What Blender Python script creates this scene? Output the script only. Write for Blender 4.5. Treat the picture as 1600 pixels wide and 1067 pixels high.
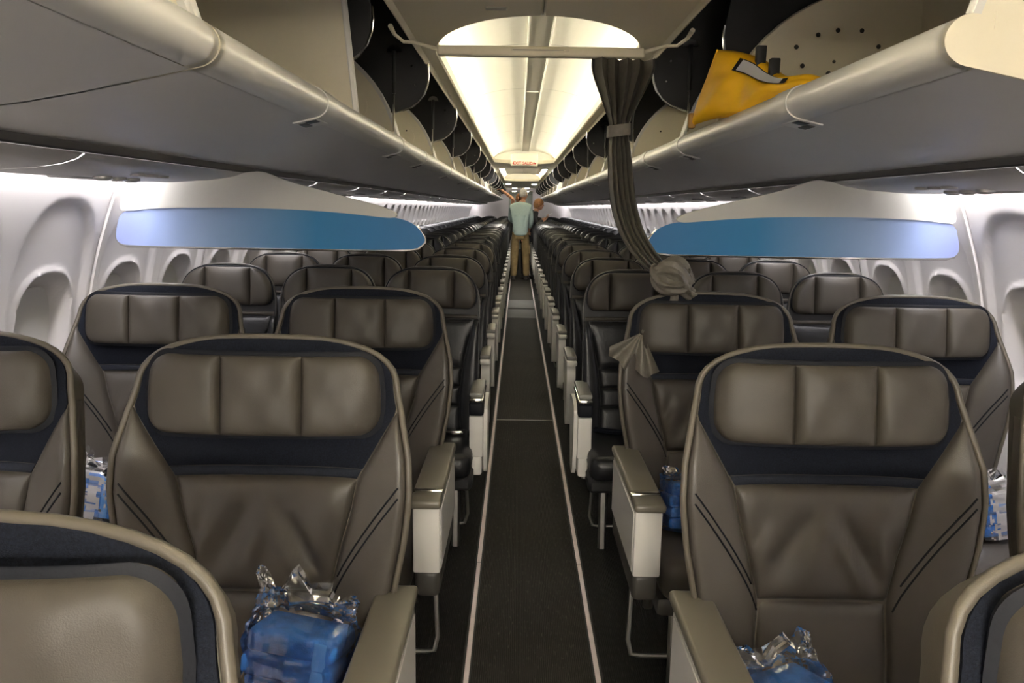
import bpy, bmesh, math, random
from mathutils import Vector, Matrix, noise
R = math.radians
random.seed(7)
sc = bpy.context.scene
for o in list(bpy.data.objects): bpy.data.objects.remove(o)
COL = sc.collection

# ------------------------------------------------------------------ camera
F_PX, CAM_H, CAM_X, ROLL, VPX, VPY = 1200., 1.5, -.07, R(.9), 810, 324
def make_camera():
    dx, dy = VPX-800, VPY-533.5
    c, s = math.cos(ROLL), math.sin(ROLL)
    u = dx*c+dy*s; v = -dx*s+dy*c
    pitch = math.atan2(-v, F_PX); yaw = math.atan2(u*math.cos(pitch), F_PX)
    fw = Vector((-math.sin(yaw)*math.cos(pitch), math.cos(yaw)*math.cos(pitch), -math.sin(pitch)))
    rt = Vector((math.cos(yaw), math.sin(yaw), 0)); up = rt.cross(fw)
    r2 = rt*c+up*s; u2 = up*c-rt*s
    cd = bpy.data.cameras.new('camera'); co = bpy.data.objects.new('camera', cd); COL.objects.link(co)
    m = Matrix((r2, u2, -fw)).transposed().to_4x4(); m.translation = Vector((CAM_X, 0, CAM_H))
    co.matrix_world = m
    cd.sensor_fit = 'HORIZONTAL'; cd.sensor_width = 36; cd.lens = F_PX/1600*36
    cd.clip_start = .02; cd.clip_end = 200
    sc.camera = co
make_camera()
# ------------------------------------------------------------------ world, exposure, lamp strengths
w = bpy.data.worlds.new('world'); sc.world = w; w.use_nodes = True
w.node_tree.nodes['Background'].inputs[0].default_value = (.6, .6, .65, 1)
w.node_tree.nodes['Background'].inputs[1].default_value = .02
sc.view_settings.view_transform = 'Standard'; sc.view_settings.look = 'None'
sc.view_settings.gamma = 1; sc.view_settings.use_curve_mapping = False
sc.view_settings.exposure = 1.4
DOME_E, FRONT_E, COVE_E, LAMP_E, GALLEY_E = 12.0, 27.0, 18.0, 30.0, 66.0

# ------------------------------------------------------------------ materials
MATS = {}
def mat(name, col, rough=.5, metal=0., nscale=0., namt=0., bump=0., bscale=200., spec=.5, coat=0., emit=None, estr=0., stretch=(1, 1, 1)):
    m = bpy.data.materials.new(name); m.use_nodes = True
    nt = m.node_tree; b = nt.nodes['Principled BSDF']
    b.inputs['Base Color'].default_value = (*col, 1); b.inputs['Roughness'].default_value = rough
    b.inputs['Metallic'].default_value = metal; b.inputs['Specular IOR Level'].default_value = spec
    b.inputs['Coat Weight'].default_value = coat
    if nscale or bump:
        tc = nt.nodes.new('ShaderNodeTexCoord'); mp = nt.nodes.new('ShaderNodeMapping')
        mp.inputs['Scale'].default_value = stretch
        nt.links.new(tc.outputs['Object'], mp.inputs['Vector'])
    if nscale:
        n = nt.nodes.new('ShaderNodeTexNoise'); n.inputs['Scale'].default_value = nscale; n.inputs['Detail'].default_value = 4
        nt.links.new(mp.outputs[0], n.inputs['Vector'])
        r = nt.nodes.new('ShaderNodeValToRGB')
        r.color_ramp.elements[0].position = .3; r.color_ramp.elements[1].position = .7
        r.color_ramp.elements[0].color = (*[max(0, x*(1-namt)) for x in col], 1)
        r.color_ramp.elements[1].color = (*[min(1, x*(1+namt)) for x in col], 1)
        nt.links.new(n.outputs[0], r.inputs[0]); nt.links.new(r.outputs[0], b.inputs['Base Color'])
    if bump:
        n2 = nt.nodes.new('ShaderNodeTexNoise'); n2.inputs['Scale'].default_value = bscale; n2.inputs['Detail'].default_value = 3
        nt.links.new(mp.outputs[0], n2.inputs['Vector'])
        bp = nt.nodes.new('ShaderNodeBump'); bp.inputs['Strength'].default_value = bump; bp.inputs['Distance'].default_value = .002
        nt.links.new(n2.outputs[0], bp.inputs['Height']); nt.links.new(bp.outputs[0], b.inputs['Normal'])
    if emit:
        b.inputs['Emission Color'].default_value = (*emit, 1); b.inputs['Emission Strength'].default_value = estr
    MATS[name] = m
    return m
M = MATS
mat('leather', (.073, .064, .055), .36, spec=.42, nscale=6, namt=.12, bump=.16, bscale=650)
mat('leather_edge', (.105, .091, .071), .42, nscale=9, namt=.1, bump=.12, bscale=650)
mat('leather_head', (.060, .052, .042), .46, spec=.35, nscale=7, namt=.12, bump=.16, bscale=650)
mat('navy', (.009, .011, .018), .8, spec=.15, nscale=300, namt=.35, bump=.5, bscale=700)
mat('navy_band', (.018, .021, .031), .7, spec=.2, nscale=300, namt=.2, bump=.3, bscale=700)
mat('navy_leather', (.008, .009, .013), .55, spec=.18, bump=.2, bscale=260)
mat('black_leather', (.012, .0125, .0145), .36, nscale=8, namt=.2, bump=.25, bscale=220)
mat('black_plastic', (.012, .012, .013), .45)
mat('brown_plastic', (.17, .15, .115), .38, bump=.15, bscale=900)
mat('dark_plastic', (.05, .046, .04), .45)
mat('white_plastic', (.66, .64, .60), .42, bump=.06, bscale=500)
mat('armrest_cap', (.16, .145, .115), .33)
mat('armrest_cap_dark', (.20, .195, .18), .35)
mat('chrome', (.75, .74, .70), .18, 1.)
mat('steel', (.45, .44, .41), .32, 1.)
mat('wall', (.70, .675, .675), .5, nscale=2, namt=.015, bump=.05, bscale=400)
mat('shade', (.60, .59, .58), .55)
mat('bin_grey', (.62, .605, .585), .42, nscale=2.5, namt=.02, bump=.08, bscale=500)
mat('bin_lip', (.66, .645, .61), .3)
mat('bin_cream', (.76, .70, .55), .5, bump=.06, bscale=500)
mat('bin_black', (.010, .010, .011), .48, bump=.1, bscale=300)
mat('seam_dark', (.10, .095, .088), .6)
mat('psu', (.50, .485, .475), .4, nscale=4, namt=.03)
mat('ceiling', (.88, .81, .635), .5, bump=.04, bscale=400)
mat('dome', (.82, .80, .72), .45)
mat('spine', (.33, .31, .26), .35)
mat('spine_line', (.85, .84, .78), .3)
mat('led_warm', (.9, .88, .8), .5, emit=(1., .93, .76), estr=DOME_E)
mat('led_front', (.9, .88, .8), .5, emit=(1., .92, .76), estr=FRONT_E)
mat('led_cool', (.9, .9, .9), .5, emit=(1., .965, .98), estr=COVE_E)
mat('lamp_galley', (.9, .9, .9), .5, emit=(1., .94, .82), estr=GALLEY_E)
mat('lamp', (.9, .9, .9), .5, emit=(1., .95, .85), estr=LAMP_E)
mat('strip', (.78, .68, .68), .5, nscale=30, namt=.06)
mat('divider_white', (.62, .62, .58), .35)
mat('curtain', (.17, .155, .128), .42, nscale=60, namt=.12, bump=.4, bscale=500)
mat('bag_yellow', (.92, .50, .008), .5, nscale=9, namt=.06, bump=.2, bscale=200)
mat('bag_edge', (.30, .15, .02), .6)
mat('bag_black', (.012, .012, .012), .6)
mat('bag_label', (.55, .55, .58), .5, nscale=12, namt=.05)
mat('blanket', (.03, .18, .58), .75, nscale=40, namt=.2, bump=.6, bscale=300)
mat('blanket_light', (.10, .33, .75), .7)
mat('skin', (.55, .28, .17), .5); mat('hair_grey', (.42, .40, .37), .7, nscale=60, namt=.3)
mat('hair_red', (.23, .10, .035), .55, nscale=60, namt=.4)
mat('shirt', (.36, .46, .43), .8, nscale=30, namt=.06, bump=.3, bscale=60)
mat('khaki', (.27, .19, .085), .8, nscale=14, namt=.18, bump=.3, bscale=60)
mat('jacket', (.028, .029, .033), .8, nscale=20, namt=.2); mat('shoe', (.03, .025, .022), .5)
mat('black_cloth', (.012, .012, .013), .8); mat('paper', (.75, .72, .74), .5)
mat('sign_white', (.80, .76, .62), .4); mat('sign_red', (.55, .035, .02), .5); mat('print_grey', (.30, .28, .24), .6)
mat('rear_wall', (.60, .57, .57), .5); mat('galley', (.42, .47, .43), .4); mat('hole', (.03, .025, .02), .7)
mat('card', (.55, .54, .5), .5)

def carpet(name, base, rib, speck=0.6):
    m = bpy.data.materials.new(name); m.use_nodes = True; nt = m.node_tree; b = nt.nodes['Principled BSDF']
    b.inputs['Roughness'].default_value = .85; b.inputs['Specular IOR Level'].default_value = .2
    tc = nt.nodes.new('ShaderNodeTexCoord')
    wv = nt.nodes.new('ShaderNodeTexWave'); wv.bands_direction = 'X'; wv.inputs['Scale'].default_value = 48
    wv.inputs['Distortion'].default_value = .6; wv.inputs['Detail'].default_value = 1
    nt.links.new(tc.outputs['Object'], wv.inputs['Vector'])
    mp = nt.nodes.new('ShaderNodeMapping'); mp.inputs['Scale'].default_value = (170, 26, 1)
    nt.links.new(tc.outputs['Object'], mp.inputs['Vector'])
    n = nt.nodes.new('ShaderNodeTexNoise'); n.inputs['Scale'].default_value = 1; n.inputs['Detail'].default_value = 2
    nt.links.new(mp.outputs[0], n.inputs['Vector'])
    cr = nt.nodes.new('ShaderNodeValToRGB'); cr.color_ramp.elements[0].position = .58; cr.color_ramp.elements[1].position = .80
    cr.color_ramp.elements[0].color = (0, 0, 0, 1); cr.color_ramp.elements[1].color = (speck, speck, speck, 1)
    nt.links.new(n.outputs[0], cr.inputs[0])
    n2 = nt.nodes.new('ShaderNodeTexNoise'); n2.inputs['Scale'].default_value = 2.2; n2.inputs['Detail'].default_value = 4
    nt.links.new(tc.outputs['Object'], n2.inputs['Vector'])
    m1 = nt.nodes.new('ShaderNodeMix'); m1.data_type = 'RGBA'
    m1.inputs[6].default_value = (*base, 1); m1.inputs[7].default_value = (*rib, 1)
    nt.links.new(wv.outputs['Fac'], m1.inputs[0])
    m2 = nt.nodes.new('ShaderNodeMix'); m2.data_type = 'RGBA'; m2.blend_type = 'MULTIPLY'; m2.inputs[0].default_value = .45
    nt.links.new(m1.outputs[2], m2.inputs[6]); nt.links.new(n2.outputs[0], m2.inputs[7])
    m3 = nt.nodes.new('ShaderNodeMix'); m3.data_type = 'RGBA'; m3.inputs[7].default_value = (.12, .11, .095, 1)
    nt.links.new(cr.outputs[0], m3.inputs[0]); nt.links.new(m2.outputs[2], m3.inputs[6])
    nt.links.new(m3.outputs[2], b.inputs['Base Color'])
    bp = nt.nodes.new('ShaderNodeBump'); bp.inputs['Strength'].default_value = .6; bp.inputs['Distance'].default_value = .003
    nt.links.new(wv.outputs['Fac'], bp.inputs['Height']); nt.links.new(bp.outputs[0], b.inputs['Normal'])
    M[name] = m
carpet('carpet_aisle', (.026, .024, .020), (.060, .056, .047))
carpet('carpet_side', (.012, .0115, .0105), (.026, .025, .023), .3)
carpet('carpet_light', (.17, .17, .165), (.24, .24, .235), .3)

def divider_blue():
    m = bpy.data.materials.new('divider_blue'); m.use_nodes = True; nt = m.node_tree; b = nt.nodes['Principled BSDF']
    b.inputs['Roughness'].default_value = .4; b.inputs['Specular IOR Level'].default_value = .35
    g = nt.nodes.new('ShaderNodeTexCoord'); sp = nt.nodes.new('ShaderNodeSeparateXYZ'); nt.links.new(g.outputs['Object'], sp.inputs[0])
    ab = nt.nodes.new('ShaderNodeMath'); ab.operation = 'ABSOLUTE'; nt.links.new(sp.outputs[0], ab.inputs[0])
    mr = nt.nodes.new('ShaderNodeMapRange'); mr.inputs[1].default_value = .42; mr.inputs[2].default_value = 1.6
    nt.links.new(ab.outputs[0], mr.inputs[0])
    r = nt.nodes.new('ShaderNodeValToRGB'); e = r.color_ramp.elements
    e[0].position = 0; e[0].color = (.025, .19, .47, 1); e[1].position = 1; e[1].color = (.30, .36, .64, 1)  # printed gradient; lilac outer end has grazing sidewall light put into the colour
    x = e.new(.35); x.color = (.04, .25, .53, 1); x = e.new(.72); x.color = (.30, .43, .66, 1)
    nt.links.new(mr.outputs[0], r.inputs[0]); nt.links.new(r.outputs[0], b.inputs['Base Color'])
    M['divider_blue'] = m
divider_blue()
def film():
    m = bpy.data.materials.new('film'); m.use_nodes = True; nt = m.node_tree
    out = nt.nodes['Material Output']; nt.nodes.remove(nt.nodes['Principled BSDF'])
    t = nt.nodes.new('ShaderNodeBsdfTransparent'); t.inputs[0].default_value = (.93, .94, .95, 1)
    g = nt.nodes.new('ShaderNodeBsdfGlossy'); g.inputs['Roughness'].default_value = .07; g.inputs[0].default_value = (.95, .95, .95, 1)
    fr = nt.nodes.new('ShaderNodeFresnel'); fr.inputs[0].default_value = 1.6
    mx = nt.nodes.new('ShaderNodeMixShader')
    df = nt.nodes.new('ShaderNodeBsdfDiffuse'); df.inputs[0].default_value = (.85, .87, .9, 1); m0 = nt.nodes.new('ShaderNodeMixShader'); m0.inputs[0].default_value = .025
    nt.links.new(t.outputs[0], m0.inputs[1]); nt.links.new(df.outputs[0], m0.inputs[2])
    nt.links.new(fr.outputs[0], mx.inputs[0]); nt.links.new(m0.outputs[0], mx.inputs[1]); nt.links.new(g.outputs[0], mx.inputs[2])
    nt.links.new(mx.outputs[0], out.inputs[0]); M['film'] = m
film()

# ------------------------------------------------------------------ mesh helpers (each returns (verts, faces))
def join(*parts):
    V, F = [], []
    for v, f in parts:
        n = len(V); V += [tuple(p) for p in v]; F += [tuple(i+n for i in q) for q in f]
    return V, F
def move(g, d): return [(p[0]+d[0], p[1]+d[1], p[2]+d[2]) for p in g[0]], g[1]
def xform(g, m): return [tuple(m @ Vector(p)) for p in g[0]], g[1]
def mirror(g, side): return g if side > 0 else ([(-p[0], p[1], p[2]) for p in g[0]], [tuple(reversed(f)) for f in g[1]])
def rbox(x0, x1, y0, y1, z0, z1, r=.01, seg=2):
    bm = bmesh.new(); bmesh.ops.create_cube(bm, size=1)
    for v in bm.verts:
        v.co = Vector(((x0+x1)/2+v.co.x*(x1-x0), (y0+y1)/2+v.co.y*(y1-y0), (z0+z1)/2+v.co.z*(z1-z0)))
    if r > 0:
        r = min(r, .49*min(abs(x1-x0), abs(y1-y0), abs(z1-z0)))
        bmesh.ops.bevel(bm, geom=list(bm.edges), offset=r, segments=seg, affect='EDGES', profile=.5)
    bm.verts.index_update()
    out = [tuple(v.co) for v in bm.verts], [tuple(v.index for v in f.verts) for f in bm.faces]
    bm.free(); return out
def tube(pts, r, n=8, closed=False, cap=True):
    pts = [Vector(p) for p in pts]; V, F = [], []
    N = len(pts); ref = None
    for i, p in enumerate(pts):
        if closed: t = pts[(i+1) % N]-pts[i-1]
        else: t = pts[min(i+1, N-1)]-pts[max(i-1, 0)]
        t.normalize()
        if ref is None:
            ref = Vector((0, 0, 1)) if abs(t.z) < .9 else Vector((1, 0, 0))
        a = (ref - t*ref.dot(t)).normalized(); ref = a; b = t.cross(a)
        rr = r[i] if isinstance(r, (list, tuple)) else r
        for k in range(n):
            th = 2*math.pi*k/n; V.append(tuple(p+a*rr*math.cos(th)+b*rr*math.sin(th)))
    for i in range(N if closed else N-1):
        for k in range(n):
            j = (i+1) % N
            F.append((i*n+k, i*n+(k+1) % n, j*n+(k+1) % n, j*n+k))
    if cap and not closed:
        F.append(tuple(reversed(range(n)))); F.append(tuple((N-1)*n+k for k in range(n)))
    return V, F
def lathe(prof, n=16):   # prof (r,z) around Z
    V, F = [], []
    for r, z in prof:
        for k in range(n):
            a = 2*math.pi*k/n; V.append((r*math.cos(a), r*math.sin(a), z))
    for i in range(len(prof)-1):
        for k in range(n):
            F.append((i*n+k, i*n+(k+1) % n, (i+1)*n+(k+1) % n, (i+1)*n+k))
    F.append(tuple(reversed(range(n)))); F.append(tuple((len(prof)-1)*n+k for k in range(n)))
    return V, F
def plate(poly, y0, y1):   # polygon in (x,z), extruded along y
    n = len(poly)
    V = [(p[0], y0, p[1]) for p in poly]+[(p[0], y1, p[1]) for p in poly]
    F = [tuple(range(n)), tuple(reversed(range(n, 2*n)))]+[(i, n+i, n+(i+1) % n, (i+1) % n) for i in range(n)]
    return V, F
def plate_x(poly, x0, x1):   # polygon in (y,z), extruded along x
    v, f = plate(poly, x0, x1); return [(p[1], p[0], p[2]) for p in v], f
def sweep(prof, ys, thick=0):   # profile (x,z) swept along y, open sheet, or closed with thickness along normals
    if thick:
        n = len(prof); off = []
        for i in range(n):
            a, b = prof[max(i-1, 0)], prof[min(i+1, n-1)]
            tx, tz = b[0]-a[0], b[1]-a[1]; L = math.hypot(tx, tz) or 1
            off.append((prof[i][0]-tz/L*thick, prof[i][1]+tx/L*thick))
        loop = list(prof)+off[::-1]; m = len(loop)
        V = [(p[0], y, p[1]) for y in ys for p in loop]; F = []
        for j in range(len(ys)-1):
            for i in range(m): F.append((j*m+i, j*m+(i+1) % m, (j+1)*m+(i+1) % m, (j+1)*m+i))
        for j, rev in ((0, False), (len(ys)-1, True)):
            for i in range(n-1):
                q = (j*m+i, j*m+i+1, j*m+m-2-i, j*m+m-1-i); F.append(tuple(reversed(q)) if rev else q)
        return V, F
    n = len(prof); V = [(p[0], y, p[1]) for y in ys for p in prof]; F = []
    for j in range(len(ys)-1):
        for i in range(n-1): F.append((j*n+i, j*n+i+1, (j+1)*n+i+1, (j+1)*n+i))
    return V, F
def lerp_tab(tab, z):
    if z <= tab[0][0]: return tab[0][1]
    for (a, b), (c, d) in zip(tab, tab[1:]):
        if z <= c:
            t = (z-a)/(c-a); return b+(d-b)*t
    return tab[-1][1]
def cushion(Lf, Rf, z0, z1, yf, puff, depth, nu=14, nv=14, p=4., extra=None, back=True, zpow=1., tx=0., tz=0.):
    """front-facing (-y) padded patch between x=Lf(z)..Rf(z), z0..z1 on the surface y=yf(x,z)"""
    V, F = [], []
    for j in range(nv+1):
        t = j/nv
        t2 = .5-.5*math.cos(math.pi*t) if zpow < 0 else (1-(1-t)**zpow if zpow != 1 else t)
        z = z0+(z1-z0)*t2; l, r = Lf(z), Rf(z)
        for i in range(nu+1):
            s = i/nu; a = s*2-1; a = math.sin(a*math.pi/2)*.35+a*.65; s = (a+1)/2
            x = l+(r-l)*s
            e = ((1-abs(2*s-1)**p)*(1-abs(2*t2-1)**p))**.5 if 0 < s < 1 and 0 < t2 < 1 else 0
            y = yf(x, z)-puff*e
            if extra: y += extra(x, z)*min(1, e*1.3)
            V.append((x, y, z))
    n = nu+1
    for j in range(nv):
        for i in range(nu): F.append((j*n+i, j*n+i+1, (j+1)*n+i+1, (j+1)*n+i))
    ring = [i for i in range(n)]+[j*n+nu for j in range(1, nv+1)]+[nv*n+i for i in range(nu-1, -1, -1)]+[j*n for j in range(nv-1, 0, -1)]
    b0 = len(V)
    for k in ring: x, y, z = V[k]; V.append((x*(1-tx), yf(x, z)+depth, z-tz*sig((z-z0)/(z1-z0)-.2)))
    m = len(ring)
    for k in range(m): F.append((ring[k], b0+k, b0+(k+1) % m, ring[(k+1) % m]))
    if back: F.append(tuple(b0+k for k in range(m)))
    return V, F

def mesh(name, g, material, ang=40, smooth=True):
    me = bpy.data.meshes.new(name)
    bm = bmesh.new()
    vs = [bm.verts.new(p) for p in g[0]]
    for f in g[1]:
        if len(set(f)) < 3: continue
        try: bm.faces.new([vs[i] for i in f])
        except ValueError: pass
    bmesh.ops.remove_doubles(bm, verts=bm.verts, dist=1e-6)
    bmesh.ops.recalc_face_normals(bm, faces=bm.faces)
    for f in bm.faces: f.smooth = smooth
    lim = R(ang)
    for e in bm.edges:
        if len(e.link_faces) == 2 and e.calc_face_angle(0) > lim: e.smooth = False
    bm.to_mesh(me); bm.free()
    me.materials.append(M[material] if isinstance(material, str) else material)
    return me
def tag(o, label=None, cat=None, group=None, kind=None):
    if label: o['label'] = label
    if cat: o['category'] = cat
    if group: o['group'] = group
    if kind: o['kind'] = kind
    return o
def link(name, data, parent=None, loc=None):
    o = bpy.data.objects.new(name, data); COL.objects.link(o)
    if parent: o.parent = parent
    if loc: o.location = loc
    return o
def empty(name, loc=(0, 0, 0), rz=0):
    o = link(name, None, None, loc); o.rotation_euler.z = rz; o.empty_display_size = .1; return o
def part(name, g, material, parent, ang=40, label=None):
    o = link(name, mesh(name, g, material, ang), parent)
    if label: o['label'] = label
    return o
class Proto:
    """a thing's parts as shared meshes: rows of (name, mesh, label, [sub rows])"""
    def __init__(self): self.rows = []
    def add(self, name, g, material, ang=40, label=None, sub=None):
        row = (name, mesh(name, g, material, ang), label, [])
        (self.rows if sub is None else sub[3]).append(row); return row
    def place(self, name, loc, rz=0):
        root = empty(name, loc, rz)
        for nm, me, lb, subs in self.rows:
            o = link(nm, me, root)
            if lb: o['label'] = lb
            for n2, m2, l2, _ in subs:
                q = link(n2, m2, o)
                if l2: q['label'] = l2
        return root
def frange(a, b, n): return [a+(b-a)*i/n for i in range(n+1)]
SIDE = {-1: 'side without curtain', 1: 'curtain side'}
REAR, FRONT = 26.0, -2.4

# ================================================================== SETTING
WALL = [(1.58, 0), (1.66, .12), (1.71, .3), (1.745, .6), (1.752, .85), (1.742, 1.0), (1.715, 1.16), (1.675, 1.31), (1.625, 1.45), (1.585, 1.55), (1.56, 1.61), (1.53, 1.68)]
def wall_x(z):
    pts = [(b, a) for a, b in WALL]
    # smooth interpolation
    return (lerp_tab(pts, z-.04)+lerp_tab(pts, z)+lerp_tab(pts, z+.04))/3
fl = link('floor', mesh('floor', rbox(-1.72, 1.72, FRONT, REAR+2.5, -.05, 0, 0), 'carpet_side')); tag(fl, 'dark ribbed carpet floor of the cabin', 'floor', kind='structure')
part('aisle_runner', rbox(-.205, .205, FRONT, REAR, 0, .004, 0), 'carpet_aisle', fl, label='worn dark ribbed runner along the aisle')
part('floor_band', rbox(-.205, .205, 10.45, 11.35, .004, .006, 0), 'carpet_light', fl, label='pale grey carpet band across the aisle')
part('floor_band', rbox(-.205, .205, 11.5, 12.5, .004, .006, 0), 'carpet_light', fl, label='pale grey carpet band across the aisle')
part('runner_joint', rbox(-.2, .2, 5.30, 5.312, .004, .006, 0), 'dark_plastic', fl)
for s in (-1, 1):
    e = empty('floor_path_strip', (s*.213, 0, 0))
    tag(e, 'pale pink floor path strip along the aisle, '+SIDE[s], 'floor strip')
    me = None; y = FRONT+.02; seg = 1.62
    y = 3.07-seg*3
    while y < REAR-.3:
        if me is None: me = mesh('strip_segment', rbox(-.0085, .0085, .0, seg-.006, 0, .007, .002, 1), 'strip')
        if y > FRONT: link('strip_segment', me, e, (0, y, 0))
        y += seg
    part('strip_channel', rbox(-.016, .016, FRONT+.1, REAR-.2, 0, .0045, .001, 1), 'black_plastic', e)

# sidewalls: panels of two windows each
PL, W0 = 1.06, 2.94
def sidewall_mesh(side):
    nd = 84; zs = frange(0, .72, 8)[:-1]+frange(.72, 1.58, 64)+[1.62, 1.65, 1.68]
    V, F = [], []
    for i in range(nd+1):
        d = .003+(PL-.006)*i/nd
        for z in zs:
            x = wall_x(z); o = 0
            for dc in (.265, .795):
                u = d-dc
                rs = (abs(u)/.225)**2.6+(abs(z-1.17)/(.335 if z > 1.17 else .5))**2.6
                k = min(1, max(0, (1-rs)/.16)); k = k*k*(3-2*k)
                o += .020*k
                rw = (abs(u)/.165)**2.7+(abs(z-1.03)/.215)**2.7
                k = min(1, max(0, (1-rw)/.45)); k = k*k*(3-2*k)
                o += .052*k
                o -= .011*math.exp(-((rw-1.08)/.13)**2)
            ed = min(d, PL-d)
            if ed < .014: o += .008*(1-ed/.014)
            V.append((side*(x+o), d, z))
    n = len(zs)
    for i in range(nd):
        for j in range(n-1): F.append((i*n+j, i*n+j+1, (i+1)*n+j+1, (i+1)*n+j))
    return V, F
def shade_geo(side):
    pts = []
    for k in range(28):
        a = 2*math.pi*k/28; c, s_ = math.cos(a), math.sin(a)
        pts.append((.118*math.copysign(abs(c)**(2/2.7), c), .168*math.copysign(abs(s_)**(2/2.7), s_)))
    V, F = [], []
    for (u, v) in pts:
        z = 1.03+v; V.append((side*(wall_x(z)+.064), u, z))
    for (u, v) in pts:
        z = 1.03+v; V.append((side*(wall_x(z)+.09), u, z))
    n = 28; F = [tuple(range(n))]+[(i, i+n, (i+1) % n+n, (i+1) % n) for i in range(n)]
    return V, F
for s, nm in ((-1, 'left'), (1, 'right')):
    wr = empty('wall_'+nm); tag(wr, 'white curved cabin sidewall with a row of shaded windows, '+SIDE[s], 'wall', kind='structure')
    pm = mesh('sidewall_panel', sidewall_mesh(s), 'wall', 70)
    sm = mesh('window_shade', shade_geo(s), 'shade', 60)
    hm = mesh('shade_handle', mirror(rbox(wall_x(.93)+.055, wall_x(.93)+.066, -.05, .05, .90, .915, .004), s), 'shade')
    k0 = int((FRONT-W0)/PL)-1; k = k0
    while W0+k*PL < REAR:
        p = link('sidewall_panel', pm, wr, (0, W0+k*PL, 0))
        for dc in (.265, .795):
            link('window_shade', sm, p, (0, dc, 0))
            if k < 4: link('shade_handle', hm, p, (0, dc, 0))
        k += 1
    part('wall_backing', sweep([(s*1.64, -.05), (s*1.86, .6), (s*1.86, 1.1), (s*1.62, 1.69)], [FRONT-.06, REAR+2.4]), 'black_plastic', wr)
    if s == 1 or s == -1:
        # trim rib where the class divider meets the sidewall
        rib = []
        V, F = [], []
        zs = frange(.75, 1.63, 24)
        for z in zs:
            x = wall_x(z)
            for (dx, dy) in ((.012, -.009), (-.007, -.007), (-.008, .005), (.012, .008)): V.append((s*(x+dx), W0+dy, z))
        for i in range(len(zs)-1):
            for q in range(3): F.append((i*4+q, i*4+q+1, i*4+q+5, i*4+q+4))
        part('wall_rib', (V, F), 'wall', wr)

# rear wall with galley opening, front bulkhead
rw = empty('wall_rear'); tag(rw, 'pale rear bulkhead with an open way into the galley', 'wall', kind='structure')
for s in (-1, 1):
    part('bulkhead_panel', rbox(*sorted((s*.40, s*1.80)), REAR, REAR+.05, 0, 2.5, .005), 'rear_wall', rw)
    part('galley_side', rbox(*sorted((s*.46, s*.50)), REAR+.05, REAR+2.4, 0, 2.4, .005), 'rear_wall', rw)
part('galley_ceiling', rbox(-.5, .5, REAR+.05, REAR+2.4, 2.06, 2.10, .005), 'ceiling', rw)
gd = part('galley_front', rbox(-.46, .46, REAR+2.2, REAR+2.3, 0, 2.06, .005), 'galley', rw)
for i in range(2):
    part('galley_locker', rbox(-.42+.44*i, -.02+.44*i, REAR+2.17, REAR+2.2, 1.15, 1.95, .015), 'galley', gd)
part('door_header', rbox(-.40, .40, REAR, REAR+.05, 2.04, 2.5, .005), 'rear_wall', rw)
fw_ = empty('wall_front'); tag(fw_, 'pale front bulkhead with an open way into the lit front galley', 'wall', kind='structure')
for s in (-1, 1):
    part('bulkhead_panel', rbox(*sorted((s*.62, s*1.80)), FRONT-.06, FRONT, 0, 2.5, .005), 'rear_wall', fw_)
    part('galley_side', rbox(*sorted((s*1.3, s*1.36)), FRONT-2.6, FRONT-.06, 0, 2.3, .005), 'rear_wall', fw_)
part('galley_ceiling', rbox(-1.36, 1.36, FRONT-2.6, FRONT-.06, 2.26, 2.30, .005), 'rear_wall', fw_)
part('galley_front', rbox(-1.36, 1.36, FRONT-2.66, FRONT-2.6, 0, 2.3, .005), 'rear_wall', fw_)
part('door_header', rbox(-.62, .62, FRONT-.06, FRONT, 2.20, 2.5, .005), 'rear_wall', fw_)
part('galley_floor', rbox(-1.36, 1.36, FRONT-2.6, FRONT, -.05, 0, 0), 'carpet_light', fw_)
for k in range(2):
    t = empty('galley_lamp', (0, FRONT-.6-1.1*k, 2.26)); tag(t, ['wide ceiling lamp of the front galley beside the cabin opening', 'wide ceiling lamp of the front galley beside the forward wall'][k], 'lamp', 'galley ceiling lamps')
    part('lamp_frame', rbox(-.85, .85, -.2, .2, -.025, 0, .006), 'ceiling', t); part('lamp_glass', rbox(-.82, .82, -.17, .17, -.034, -.022, .004), 'lamp_galley', t)

# ceiling: flat panel with rounded recess openings
CZ, CW = 2.12, .488
OPEN = [(-2.1, 1.55, .41, .5, .5), (2.66, 11.35, .412, .72, .35), (14.6, 18.8, .40, .5, .4)]
def opening(d):
    for a, b, wd, la, lb in OPEN:
        if a < d < b:
            t = 1
            if d < a+la: t = math.sqrt(max(0, 1-((a+la-d)/la)**2))
            if d > b-lb: t = min(t, math.sqrt(max(0, 1-((d-b+lb)/lb)**2)))
            return wd*t
    return 0
ds = set(frange(FRONT, REAR+.0, 90))
for a, b, wd, la, lb in OPEN:
    for k in range(25):
        th = k/24*math.pi/2
        ds.add(a+la-la*math.cos(th)+1e-5); ds.add(b-lb+lb*math.cos(th)-1e-5)
ds = sorted(ds)
ce = empty('ceiling'); tag(ce, 'cream ceiling panel with a rounded recess opening over the aisle', 'ceiling', kind='structure')
for s in (-1, 1):
    V, F = [], []
    for d in ds:
        o = opening(d)
        zl = CZ
        row = [(o, CZ+.05 if o else CZ), (o, CZ+.004), (min(o+.008, CW-.02), CZ-.002), (CW-.02, CZ), (CW-.006, CZ-.012), (CW, CZ-.010), (CW+.002, CZ+.03)]
        for x, z in row: V.append((s*x, d, z))
    n = 7
    for i in range(len(ds)-1):
        for j in range(n-1): F.append((i*n+j, i*n+j+1, (i+1)*n+j+1, (i+1)*n+j))
    part('ceiling_panel', (V, F), 'ceiling', ce, 30)
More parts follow.
